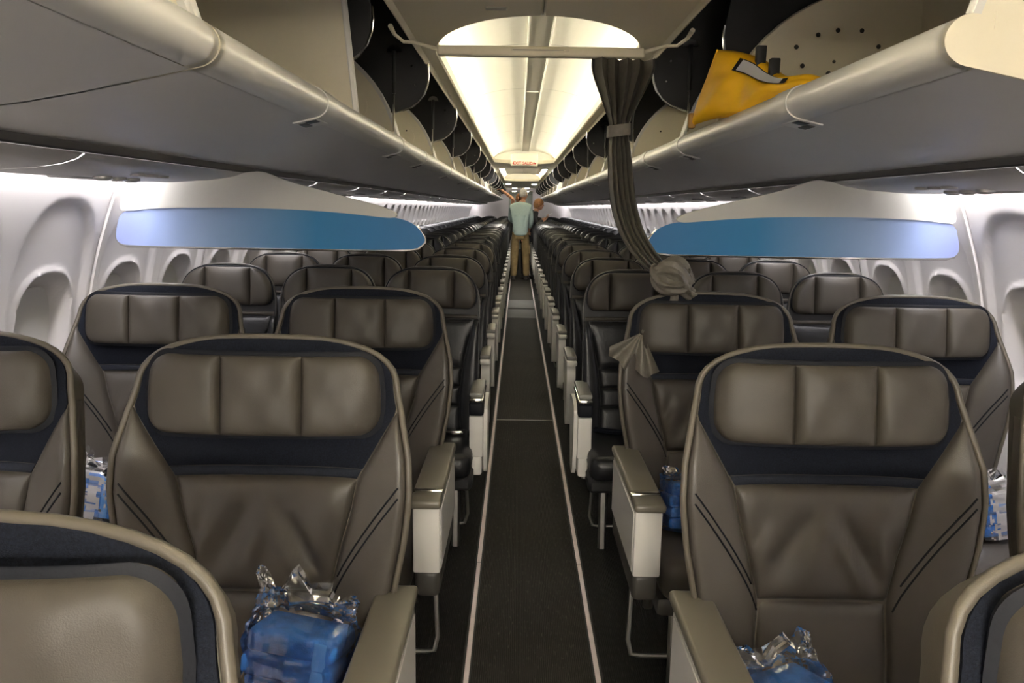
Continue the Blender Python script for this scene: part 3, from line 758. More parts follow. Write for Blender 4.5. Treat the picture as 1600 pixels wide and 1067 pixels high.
# ---- economy
def ew_half(z):
    if z < .98: return lerp_tab([(.36, .20), (.5, .222), (.7, .232), (.98, .233)], z)
    t = (z-.98)/.235
    return .233*(max(0, 1-t**3.0))**(1/3.0)
def e_y(x, z): return .02+(z-.665)*.14-.018*(abs(x)/.23)**3
def eh_half(z, g=0):
    if z > 1.08:
        q = min(1, (z-1.08)/(.1275-g)); return (.219-g)-.125+.125*math.sqrt(max(0, 1-q**2.3))
    q = max(0, min(1, (1.066-z)/(.046-g*.5))); return (.219-g)-.045*(1-math.sqrt(max(0, 1-q*q)))
def ec_proto(aisle, tan, lod, front=False):
    P = Proto()
    hl = 'leather_head' if tan else 'black_leather'
    nu, nv = (20, 22) if lod == 0 else (12, 12)
    sh = P.add('back_shell', cushion(lambda z: -ew_half(z), ew_half, .36, 1.2145, e_y, .004, .075, nu, nv, 8, zpow=1.5, tx=.08, tz=.05), 'black_plastic', 60)
    if lod == 0:
        rim = []
        for k in range(0, 25):
            a = k/24*math.pi; c = math.cos(a); z = .98+.234*math.sin(a)**(2/3); x = -.233*math.copysign(abs(c)**(2/3), c)
            rim.append((x, e_y(x, z)-.002, z))
        P.add('piping', tube(rim, .005, 6), 'dark_plastic', 60, sub=sh)
    # headrest
    yh = lambda x, z: e_y(x, z)-.012
    lo, hi = 1.0205, 1.2065
    if lod == 0:
        h = P.add('headrest', cushion(lambda z: -eh_half(z), eh_half, lo, hi, yh, .003, .03, 20, 24, 5, zpow=-1), 'navy_leather', 60)
        for (l, r) in ((-9, -.108), (-.108, .108), (.108, 9)):
            Lf = lambda z, l=l: max(-eh_half(z, .006), min(eh_half(z, .006), l+.0005)); Rf = lambda z, r=r: min(eh_half(z, .006), max(-eh_half(z, .006), r-.0005))
            P.add('headrest_panel', cushion(Lf, Rf, lo+.004, hi-.006, lambda x, z: yh(x, z)-.008, .030, .03, 10, 24, 3.4, zpow=-1), hl, 60, sub=h)
    else:
        P.add('headrest', cushion(lambda z: -eh_half(z), eh_half, lo, hi, yh, .036, .03, 12, 14, 3.2, zpow=-1), hl, 60)
    P.add('trim_band', cushion(lambda z: -.222, lambda z: .222, .975, .993, lambda x, z: e_y(x, z)-.006, .006, .02, 10, 4, 4), 'leather_head' if tan else 'dark_plastic', 60)
    # back: centre pads and bolsters
    inn = lambda z: lerp_tab([(.36, .15), (.6, .14), (.75, .155), (.97, .205)], z)
    if lod == 0:
        zz = [.40, .565, .655, .745, .971]
        for a, b in zip(zz, zz[1:]):
            P.add('back_pad', cushion(lambda z: -inn(z)+.002, lambda z: inn(z)-.002, a+.001, b-.001, lambda x, z: e_y(x, z)-.006, .014, .03, 16, 12, 5), 'black_leather', 70)
        for s in (-1, 1):
            P.add('side_bolster', mirror(cushion(inn, lambda z: ew_half(z)-.004, .39, .971, lambda x, z: e_y(x, z)-.006, .026, .03, 8, 20, 2.6), s), 'black_leather', 70)
    else:
        P.add('back_pad', cushion(lambda z: -.218, lambda z: .218, .40, .97, lambda x, z: e_y(x, z)-.004, .02, .03, 10, 10, 4), 'black_leather', 70)
    P.add('seat_cushion', rbox(-.222, .222, -.44, .05, .34, .455, .045, 3), 'black_leather', 60)
    P.add('seat_pan', rbox(-.225, .225, -.40, .08, .28, .345, .015, 1), 'black_plastic')
    if lod == 0:
        for x in (-.15, .15): P.add('leg', tube([(x, -.30, .29), (x, -.33, .0)], .018, 6), 'steel')
        bl = P.add('seat_belt', tube([(-.2, .0, .46), (-.1, -.10, .472), (.0, -.12, .474), (.1, -.13, .472)], [.012, .014, .014, .012], 6), 'navy')
        P.add('belt_buckle', rbox(.09, .17, -.16, -.105, .462, .482, .006), 'chrome', sub=bl)
    else:
        P.add('leg', rbox(-.16, .16, -.3, -.27, 0, .29, .004, 1), 'black_plastic')
    s = aisle
    if s:
        bx = lambda x0, x1, *a, **k: rbox(*sorted((s*x0, s*x1)), *a, **k)
        side = plate_x(smooth_poly([(-.25, .64), (-.285, .60), (-.285, .42), (-.27, .33), (-.24, .285), (-.18, .28), (-.12, .33), (-.06, .45), (.03, .52), (.05, .60), (.03, .64)], 2), s*.214, s*.262)
        if front:
            a_ = P.add('armrest', bx(.205, .268, -.275, -.06, .395, .585, .008), 'white_plastic', label='white armrest box')
            P.add('armrest_band', bx(.203, .270, -.285, -.08, .587, .648, .012, seg=3), 'navy_leather', sub=a_)
            P.add('armrest_cap', bx(.206, .267, -.27, .02, .668, .690, .008), 'armrest_cap_dark', sub=a_)
            P.add('cap_edge', bx(.204, .269, -.285, .01, .648, .668, .008), 'chrome', sub=a_)
            P.add('armrest_side', join(plate_x(smooth_poly([(-.24, .64), (-.25, .56), (-.25, .40), (-.22, .31), (-.15, .29), (-.08, .33), (.0, .5), (.05, .64)], 2), s*.268, s*.285)), 'white_plastic', sub=a_)
            P.add('armrest_foot', bx(.215, .262, -.25, -.08, .30, .394, .012), 'white_plastic', sub=a_)
            P.add('frame_tube', tube([(s*.25, -.16, .335), (s*.10, -.16, .335)], .022, 8), 'white_plastic', sub=a_)
        else:
            a_ = P.add('armrest', side, 'white_plastic', 35, label='white armrest side')
            P.add('armrest_cap', bx(.208, .266, -.28, .03, .662, .690, .010), 'armrest_cap_dark', sub=a_)
            P.add('cap_front', bx(.206, .268, -.292, -.24, .632, .664, .013, seg=3), 'white_plastic', sub=a_)
        if lod == 0: P.add('luggage_bar', tube([(s*.19, -.24, .30), (s*.20, -.25, .12), (s*.185, -.25, .075), (s*.16, -.25, .07), (-s*.18, -.25, .07)], .008, 8), 'steel')
    else:
        P.add('armrest', rbox(-.2495, -.2335, -.27, .03, .63, .672, .007), 'black_plastic')
    return P
EX = {'aisle': .478, 'middle': .962, 'window': 1.446}
EROWS = [3.57+.9*k for k in range(4)]+[7.12+.8*k for k in range(23)]
ecache = {}
for r, y in enumerate(EROWS):
    tan = r < 4; lod = 0 if r < 6 else 1
    for s in (-1, 1):
        for pos in ('aisle', 'middle', 'window'):
            key = (-s if pos == 'aisle' else 0, tan, lod, r == 0)
            if key not in ecache: ecache[key] = ec_proto(*key)
            o = ecache[key].place('economy_seat', (s*EX[pos], y, 0))
            if tan: lab = 'black leather %s seat with brown headrest, %s row behind the blue dividers, %s' % (pos, ORD[r], SIDE[s])
            else: lab = 'all-black leather %s seat, %s row behind the brown headrests, %s' % (pos, ORD[r-4], SIDE[s])
            tag(o, lab, 'seat', 'economy seats with brown headrests' if tan else 'all-black economy seats')

# ================================================================== CURTAIN AND RAIL
t = empty('curtain_rail', (0, 2.95, 2.06)); tag(t, 'cream curtain rail across the aisle under the ceiling', 'curtain rail')
part('rail', rbox(-.375, .380, -.022, .022, -.018, .018, .009, 3), 'ceiling', t)
for s in (-1, 1):
    part('bracket', tube([(s*.36, 0, .0), (s*.40, 0, .012), (s*.46, .0, .028), (s*.50, .0, .03), (s*.525, -.05, .045), (s*.53, -.11, .06)], [.008, .007, .006, .006, .007, .009], 8), 'ceiling', t)
part('placard', rbox(-.105, .105, -.0235, -.022, -.001, .007, 0), 'bin_cream', t)
part('placard_text', rbox(-.10, .085, -.0242, -.0235, .002, .004, 0), 'print_grey', t)

def cloth(path, nu=60, pleats=7):
    """path rows: centre(x,y,z), half width, pleat depth, phase, tilt direction of width (dx,dy,dz)"""
    V, F = [], []
    for (c, hw, dp, ph, wd, nd_) in path:
        c = Vector(c); wd = Vector(wd).normalized(); nd = Vector(nd_).normalized()
        for i in range(nu+1):
            u = i/nu; a = 2*u-1
            f = math.sin(2*math.pi*pleats*u+ph)+.35*math.sin(2*math.pi*pleats*.5*u+1.3+ph)
            p = c+wd*(hw*a+.16*hw*math.sin(4*math.pi*pleats*u+ph)/pleats)+nd*(dp*f)
            V.append(tuple(p))
    n = nu+1
    for j in range(len(path)-1):
        for i in range(nu): F.append((j*n+i, j*n+i+1, (j+1)*n+i+1, (j+1)*n+i))
    return V, F
def interp_path(keys, n):
    """Catmull-Rom on rows of floats"""
    out = []; K = len(keys)
    for i in range(K-1):
        p0, p1, p2, p3 = keys[max(i-1, 0)], keys[i], keys[i+1], keys[min(i+2, K-1)]
        for k in range(n):
            t_ = k/n
            out.append([.5*((2*b)+(-a+c)*t_+(2*a-5*b+4*c-d)*t_*t_+(-a+3*b-3*c+d)*t_**3) for a, b, c, d in zip(p0, p1, p2, p3)])
    out.append(list(keys[-1])); return out
cu = empty('curtain', (.30, 2.92, 0)); tag(cu, 'grey-brown aisle curtain gathered, tied and knotted over a seat back', 'curtain')
def loc(p): return (p[0]-.30, p[1]-2.92, p[2])
def rows(keys, n=8):
    out = []
    for k in interp_path(keys, n):
        x, y, z, hw, dp, ph = k; out.append((loc((x, y, z)), hw, dp, ph, (1, .15, 0), (0, 1, 0)))
    return out
top_keys = [(.305, 2.945, 2.040, .118, .024, 0), (.305, 2.945, 2.00, .117, .030, 0), (.303, 2.945, 1.95, .098, .030, .1), (.300, 2.94, 1.88, .066, .024, .2), (.298, 2.94, 1.82, .042, .014, .3), (.297, 2.94, 1.785, .034, .012, .4)]
part('curtain_top', cloth(rows(top_keys), 130, 5), 'curtain', cu, 80)
low_keys = [(.297, 2.94, 1.785, .034, .012, .4), (.300, 2.93, 1.72, .043, .015, .5), (.308, 2.915, 1.62, .048, .017, .7), (.320, 2.895, 1.52, .050, .018, .9), (.345, 2.87, 1.43, .050, .018, 1.1), (.385, 2.835, 1.355, .050, .018, 1.4), (.435, 2.80, 1.295, .045, .018, 1.7), (.475, 2.785, 1.265, .035, .016, 2)]
part('curtain_fall', cloth(rows(low_keys), 90, 5), 'curtain', cu, 80)
band = []
for k in range(28):
    a = 2*math.pi*k/28; band.append(a)
V, F = [], []
for j, (dz, ex) in enumerate(((-.022, 0), (-.02, .003), (.02, .003), (.022, 0))):
    for a in band: V.append(loc((.297+(.042+ex)*math.cos(a), 2.94+(.030+ex)*math.sin(a), 1.785+dz+.006*math.cos(a))))
for j in range(3):
    for k in range(28): F.append((j*28+k, j*28+(k+1) % 28, (j+1)*28+(k+1) % 28, (j+1)*28+k))
part('tie_band', (V, F), 'curtain', cu)
# knot: wrapped strands, each a folded roll
def roll(keys, n=10, ns=30, folds=5, amp=.20):
    pts = interp_path(keys, n); V, F = [], []
    P3 = [Vector(p[:3]) for p in pts]; N = len(pts); ref = Vector((0, 1, 0.2))
    for i, p in enumerate(pts):
        tt = (P3[min(i+1, N-1)]-P3[max(i-1, 0)]).normalized(); a = (ref-tt*ref.dot(tt)).normalized(); ref = a; b = tt.cross(a)
        for k in range(ns):
            th = 2*math.pi*k/ns; rr = 1+amp*math.sin(folds*th+i*.12)+.5*amp*math.sin((folds+3)*th-i*.2)
            V.append(tuple(P3[i]+a*p[3]*rr*math.cos(th)+b*p[4]*rr*math.sin(th)))
    for i in range(N-1):
        for k in range(ns): F.append((i*ns+k, i*ns+(k+1) % ns, (i+1)*ns+(k+1) % ns, (i+1)*ns+k))
    F.append(tuple(range(ns))); F.append(tuple((N-1)*ns+k for k in range(ns)))
    return V, F
kx, ky, kz = .482, 2.755, 1.262
def kl(x, y, z, a, b): return (*loc((kx+x, ky+y, kz+z)), a, b)
k1 = roll([kl(-.035, .03, .02, .03, .035), kl(-.05, -.015, .0, .026, .034), kl(-.03, -.045, -.028, .026, .036), kl(.012, -.05, -.03, .026, .034), kl(.04, -.02, -.005, .026, .034), kl(.035, .025, .02, .024, .03), kl(.0, .035, .01, .024, .03)])
k2 = roll([kl(-.045, -.01, .015, .022, .026), kl(-.02, -.045, .03, .024, .030), kl(.012, -.055, .015, .026, .030), kl(.03, -.045, -.02, .024, .03), kl(.045, -.02, -.045, .022, .028), kl(.07, -.005, -.062, .020, .030)])
k3 = roll([kl(-.02, .0, .035, .02, .026), kl(.01, -.02, .045, .022, .028), kl(.04, -.015, .02, .022, .026), kl(.06, .0, -.02, .02, .026)])
kn = part('knot', join(k1, k2, k3), 'curtain', cu, 80)
# tail hanging over the edge of the seat beside the headrest
def tail():
    V, F = [], []; nr, na = 16, 44
    o = Vector((.372, 2.668, 1.075))
    for i in range(nr+1):
        r = i/nr
        for j in range(na+1):
            u = j/na; a = R(200+96*u)   # fan direction in x-z
            L = lerp_tab([(0, .125), (.12, .142), (.3, .122), (.48, .140), (.62, .120), (.82, .150), (1, .135)], u)
            rad = .010+L*r
            y = -.020*math.sin(u*math.pi*6+.6)*r**.8-.040*r+.012*r*r*(1-u)
            V.append(loc((o.x+rad*math.cos(a)*.92, o.y+y, o.z+rad*math.sin(a))))
    n = na+1
    for i in range(nr):
        for j in range(na): F.append((i*n+j, i*n+j+1, (i+1)*n+j+1, (i+1)*n+j))
    return V, F
part('curtain_tail', tail(), 'curtain', cu, 80, 'loose folded tail of the curtain beside the headrest')
part('tail_root', roll([(*loc((.372, 2.668, 1.076)), .005, .006), (*loc((.42, 2.70, 1.10)), .008, .012), (*loc((.48, 2.70, 1.17)), .008, .016), (*loc((.49, 2.735, 1.225)), .010, .02)], 6, 12), 'curtain', cu, 80)

# ================================================================== YELLOW BAG
bg = empty('yellow_bag', (.62, 2.45, 1.80)); tag(bg, 'bright yellow soft bag with black straps resting on the open bin edge', 'bag')
A_ = {'bl': (.502, 2.66, 1.776), 'tl': (.560, 2.58, 2.005), 'tm': (.655, 2.42, 1.950), 'tr': (.690, 2.27, 1.875), 'r': (.735, 2.10, 1.842), 'br': (.70, 2.14, 1.80)}
def bag():
    # front sheet: param u along length (left->right), v height
    top = [A_['tl'], (.60, 2.51, 1.988), A_['tm'], (.675, 2.34, 1.905), A_['tr'], (.71, 2.18, 1.868), A_['r']]
    bot = [A_['bl'], (.545, 2.575, 1.788), (.585, 2.49, 1.788), (.625, 2.40, 1.788), (.66, 2.31, 1.797), (.69, 2.22, 1.797), (.72, 2.12, 1.797)]
    nu, nv = 42, 20; V, F = [], []
    T = interp_path(top, 7); B = interp_path(bot, 7); nu = len(T)-1
    nrm = Vector((-.72, -.69, .1)).normalized()
    for sgn in (1, -1):
        for i in range(nu+1):
            for j in range(nv+1):
                u, v = i/nu, j/nv
                p = Vector(B[i]).lerp(Vector(T[i]), v)
                e = (max(0, 1-abs(2*u-1)**3)*max(0, 1-abs(2*v-1)**2.5))**.5
                th = .055*e*(.55+.45*(1-u))
                if sgn > 0:
                    th += e*(.014*math.exp(-((u-.22-.25*(v-.4))/.07)**2)-.012*math.exp(-((u-.36+.2*(v-.4))/.05)**2)+.010*math.exp(-((u-.5-.3*(v-.3))/.06)**2)-.008*math.exp(-((v-.62-.2*u)/.07)**2))
                    th += e*.006*noise.noise(Vector((u*7, v*5, 2)))
                V.append(tuple(p+nrm*sgn*th-Vector((.62, 2.45, 1.80))))
    n = nv+1; m = (nu+1)*n
    for q in (0, m):
        for i in range(nu):
            for j in range(nv): F.append((q+i*n+j, q+i*n+j+1, q+(i+1)*n+j+1, q+(i+1)*n+j))
    return (V, F), T, B
bgeo, BT, BB = bag()
bb = part('bag_body', bgeo, 'bag_yellow', bg, 80)
rel = lambda p, n=0.: tuple(Vector(p)-Vector((.62, 2.45, 1.80))+Vector((-.72, -.69, .1)).normalized()*n)
part('side_seam', tube([rel(Vector(BB[0]).lerp(Vector(BT[0]), k/8)) for k in range(9)], .006, 6), 'bag_yellow', bb)
part('corner_tab', xform(rbox(-.012, .012, -.012, .012, -.02, .03, .006), Matrix.Translation(rel(A_['bl'], .006)) @ Matrix.Translation((.006, 0, .012))), 'bag_edge', bb)
def bagpt(u, v, n):
    i = u*(len(BT)-1); k = min(int(i), len(BT)-2); f = i-k
    p = Vector(BB[k]).lerp(Vector(BB[k+1]), f).lerp(Vector(BT[k]).lerp(Vector(BT[k+1]), f), v)
    e = (max(0, 1-abs(2*u-1)**3)*max(0, 1-abs(2*v-1)**2.5))**.5
    return rel(p, .055*e*(.55+.45*(1-u))+n)
def bagstrip(uv0, uv1, hw, n, k=10, bow=0.):
    V, F = [], []
    for i in range(k+1):
        t_ = i/k; u = uv0[0]+(uv1[0]-uv0[0])*t_; v = uv0[1]+(uv1[1]-uv0[1])*t_+bow*math.sin(math.pi*t_)
        for d in (-1, 1): V.append(bagpt(u, min(.99, v+d*hw), n))
    F = [(2*i, 2*i+1, 2*i+3, 2*i+2) for i in range(k)]
    return V, F
part('label_backing', bagstrip((.25, .80), (.74, .74), .10, .010, 16), 'bag_black', bb)
part('label', bagstrip((.28, .797), (.70, .745), .085, .014, 16), 'bag_label', bb, label='pale grey label strip')
for u, h in ((.36, .042), (.52, .034)):
    p = Vector(bagpt(u, .96, .004))
    part('strap', rbox(p.x-.014, p.x+.014, p.y-.012, p.y+.012, p.z-.022, p.z+h, .003), 'bag_black', bb)

# ================================================================== BLANKET PACKS
def blanket(w, d, h, seed):
    g = []
    n = 4
    for i in range(n):
        z0 = -h/2+h*i/n; z1 = z0+h/n*1.02
        b = rbox(-w/2+.004*(i % 2), w/2-.003*(i % 2), -d/2, d/2, z0, z1, h/n*.28, 3)
        g.append(b)
    v, f = join(*g)
    v = [(x+.006*noise.noise(Vector((x*14, z*20, seed))), y+.006*noise.noise(Vector((x*16, y*9, z*25+seed))), z+.006*noise.noise(Vector((x*15, y*15, seed+3)))) for x, y, z in v]
    return v, f
def wrapper(w, d, h, seed, top):
    """crumpled film bag, taller than the blanket at its open end"""
    V, F = [], []; nu, nv = 64, 44
    for j in range(nv+1):
        t = j/nv; z = -h/2-.008+(h+.016+top)*t
        over = max(0, (z-h/2)/top) if top else 0
        k = 1-.0*over
        for i in range(nu):
            a = 2*math.pi*i/nu; c, s_ = math.cos(a), math.sin(a)
            x = math.copysign(abs(c)**.45, c)*(w/2+.008)*(1-.10*over)
            y = math.copysign(abs(s_)**.45, s_)*(d/2+.008)*(1-.85*min(1, over*1.4))
            nn = noise.noise(Vector((x*26+seed, y*22, z*24)))+.9*noise.noise(Vector((x*60, y*55+seed, z*52)))+.5*abs(noise.noise(Vector((x*110, y*100+seed, z*95))))
            am = .008+.014*min(1, over*1.5)
            V.append((x+am*nn*c, y+am*nn*(.5+s_), z+am*.8*noise.noise(Vector((x*30, seed, z*20)))*(1+1.6*over)))
    for j in range(nv):
        for i in range(nu): F.append((j*nu+i, j*nu+(i+1) % nu, (j+1)*nu+(i+1) % nu, (j+1)*nu+i))
    F.append(tuple(range(nu)))
    return V, F
PK = [((-.50, 1.40, .575), (.19, .12, .19), -.15, 18, .075, 'blue blanket in crumpled clear film on the middle-row aisle seat, '+SIDE[-1], 1),
      ((.475, 1.37, .533), (.15, .12, .12), .3, -20, .07, 'blue blanket in crumpled clear film on the middle-row aisle seat, '+SIDE[1], 2),
      ((.50, 2.40, .545), (.15, .12, .14), .1, 15, .04, 'blue blanket in clear film on the aisle seat before the blue divider, '+SIDE[1], 3),
      ((1.50, 2.40, .545), (.17, .12, .14), .2, -10, .06, 'blue blanket in clear film on the window seat before the blue divider, '+SIDE[1], 4),
      ((-1.44, 2.42, .545), (.18, .12, .14), -.2, 10, .05, 'blue blanket in clear film on the window seat before the blue divider, '+SIDE[-1], 5)]
for loc_, (w_, d_, h_), rz, tl, top, lab, sd in PK:
    t = empty('blanket_pack', loc_, rz); t.rotation_euler = (R(-12), R(tl*.3), rz); tag(t, lab, 'blanket', 'film-wrapped blankets on the seats')
    bk = part('blanket', blanket(w_, d_, h_, sd), 'blanket', t, 60)
    part('fold', move(rbox(-.014, .014, -.004, .004, -h_*.48, h_*.47, .004, 2), (w_*.33, -d_/2+.002, 0)), 'blanket_light', bk)
    part('film_wrapper', wrapper(w_, d_, h_, sd*3.7, top), 'film', t, .5, 'crumpled clear plastic film')

# ================================================================== EXIT SIGN
def text_mesh(s, size, material, bold=False):
    cv = bpy.data.curves.new('lettering', 'FONT'); cv.body = s; cv.size = size; cv.align_x = 'CENTER'; cv.align_y = 'CENTER'; cv.extrude = .0015
    if bold: cv.offset = size*.018
    tmp = bpy.data.objects.new('lettering_tmp', cv); COL.objects.link(tmp)
    dg = bpy.context.evaluated_depsgraph_get(); me = bpy.data.meshes.new_from_object(tmp.evaluated_get(dg))
    bpy.data.objects.remove(tmp); bpy.data.curves.remove(cv)
    me.materials.clear(); me.materials.append(M[material]); return me
t = empty('exit_sign', (0, 10.8, 2.14)); tag(t, 'hanging cream exit sign with red EXIT SALIDA lettering', 'sign')
part('sign_box', rbox(-.185, .185, -.03, .03, -.082, .085, .012, 3), 'sign_white', t)
part('sign_plate', rbox(-.172, .172, -.034, -.028, -.074, .00, .003), 'sign_white', t)
o = link('lettering', text_mesh('EXIT SALIDA', .054, 'sign_red', True), t, (0, -.036, -.045)); o.rotation_euler.x = R(90)
for s in (-1, 1):
    part('arrow', plate([(s*.165, -.045), (s*.148, -.032), (s*.148, -.041), (s*.134, -.041), (s*.134, -.049), (s*.148, -.049), (s*.148, -.058)], -.037, -.034), 'sign_red', t)

# ================================================================== PEOPLE
def skin_mesh(name, joints, bones, material, sub=2, root=0):
    me = bpy.data.meshes.new(name)
    names = list(joints); idx = {n: i for i, n in enumerate(names)}
    me.from_pydata([joints[n][0] for n in names], [(idx[a], idx[b]) for a, b in bones], [])
    ob = bpy.data.objects.new(name, me); COL.objects.link(ob)
    ob.modifiers.new('skin', 'SKIN').use_smooth_shade = True
    sk = me.skin_vertices[0].data
    for n, i in idx.items():
        r = joints[n][1]; sk[i].radius = r if isinstance(r, tuple) else (r, r); sk[i].use_root = (i == root)
    sb = ob.modifiers.new('sub', 'SUBSURF'); sb.levels = sub; sb.render_levels = sub
    dg = bpy.context.evaluated_depsgraph_get(); m2 = bpy.data.meshes.new_from_object(ob.evaluated_get(dg)); m2.name = name
    bpy.data.objects.remove(ob); bpy.data.meshes.remove(me)
    m2.materials.clear(); m2.materials.append(M[material])
    for p in m2.polygons: p.use_smooth = True
    return m2
def hand_chain(J, B, wrist, hand_dir, side_dir, pre, curl):
    """palm plus five fingers rooted in the palm"""
    hd = Vector(hand_dir).normalized(); sd = Vector(side_dir).normalized(); w0 = Vector(wrist); nd = hd.cross(sd)
    pm = w0+hd*.055; J[pre+'palm'] = (tuple(pm), (.022, .034)); B.append((pre+'wrist', pre+'palm'))
    for k, (off, ln) in enumerate(((-.03, .062), (-.01, .075), (.01, .072), (.03, .055))):
        a = pm+hd*.03+sd*off; b = a+hd*ln*.55+nd*curl*.02; c = b+hd*ln*.45+nd*curl*.035
        J[pre+'f%da' % k] = (tuple(a), .010); J[pre+'f%db' % k] = (tuple(b), .009); J[pre+'f%dc' % k] = (tuple(c), .008)
        B += [(pre+'palm', pre+'f%da' % k), (pre+'f%da' % k, pre+'f%db' % k), (pre+'f%db' % k, pre+'f%dc' % k)]
    a = w0+hd*.03-sd*.035; b = a+hd*.03-sd*.02; c = b+hd*.025
    J[pre+'ta'] = (tuple(a), .012); J[pre+'tb'] = (tuple(b), .010); J[pre+'tc'] = (tuple(c), .009)
    B += [(pre+'wrist', pre+'ta'), (pre+'ta', pre+'tb'), (pre+'tb', pre+'tc')]
def head_geo(c, face, hgt=.235):
    """shaped head: skull, brow, nose, chin, lips, ears. face = facing angle about z (0 = +y)"""
    V, F = [], []; nu, nv = 28, 22
    for j in range(nv+1):
        ph = math.pi*j/nv; zz = math.cos(ph)
        for i in range(nu):
            th = 2*math.pi*i/nu; x = math.sin(ph)*math.sin(th)*.076; y = math.sin(ph)*math.cos(th)*.098; z = zz*hgt/2
            if z < 0: x *= 1-.28*(-z/(hgt/2))**1.5; y = y*(1-.10*(-z/(hgt/2)))+.012*(-z/(hgt/2))
            fr = max(0, math.cos(th))**3*math.sin(ph)
            ax = abs(x)
            y += .024*math.exp(-(x/.013)**2-((z+.018)/.020)**2)*(fr > .2)+.010*math.exp(-(x/.018)**2-((z+.062)/.010)**2)*(fr > .2)
            y += .010*math.exp(-(x/.03)**2-((z+.10)/.02)**2)*(fr > .1)
            y -= .012*math.exp(-((ax-.032)/.014)**2-((z-.006)/.012)**2)*(fr > .1)
            V.append((x, y, z))
    for j in range(nv):
        for i in range(nu): F.append((j*nu+i, j*nu+(i+1) % nu, (j+1)*nu+(i+1) % nu, (j+1)*nu+i))
    ears = []
    for s in (-1, 1):
        e = tube([(s*.074, -.004, .028), (s*.086, -.014, .030), (s*.088, -.018, .005), (s*.080, -.010, -.026), (s*.073, -.002, -.024)], .008, 6); ears.append(e)
    g = join((V, F), *ears)
    return xform(g, Matrix.Translation(c) @ Matrix.Rotation(face, 4, 'Z'))
def hair_geo(c, face, hgt=.235, vol=1.06, low=-.35, frontz=.45, seed=1):
    V, F = [], []; nu, nv = 36, 20
    for j in range(nv+1):
        for i in range(nu):
            th = 2*math.pi*i/nu; fr = (math.cos(th)+1)/2
            zmin = low+(frontz-low)*fr**2.2
            ph = math.acos(zmin)*j/nv
            k = vol*(1+.035*noise.noise(Vector((math.sin(th)*4*math.sin(ph), math.cos(th)*4*math.sin(ph), math.cos(ph)*4+seed))))
            if j == nv: k = .97
            x = math.sin(ph)*math.sin(th)*.078*k; y = math.sin(ph)*math.cos(th)*.100*k; z = math.cos(ph)*hgt/2*k
            V.append((x, y, z))
    for j in range(nv):
        for i in range(nu): F.append((j*nu+i, j*nu+(i+1) % nu, (j+1)*nu+(i+1) % nu, (j+1)*nu+i))
    return xform((V, F), Matrix.Translation(c) @ Matrix.Rotation(face, 4, 'Z'))
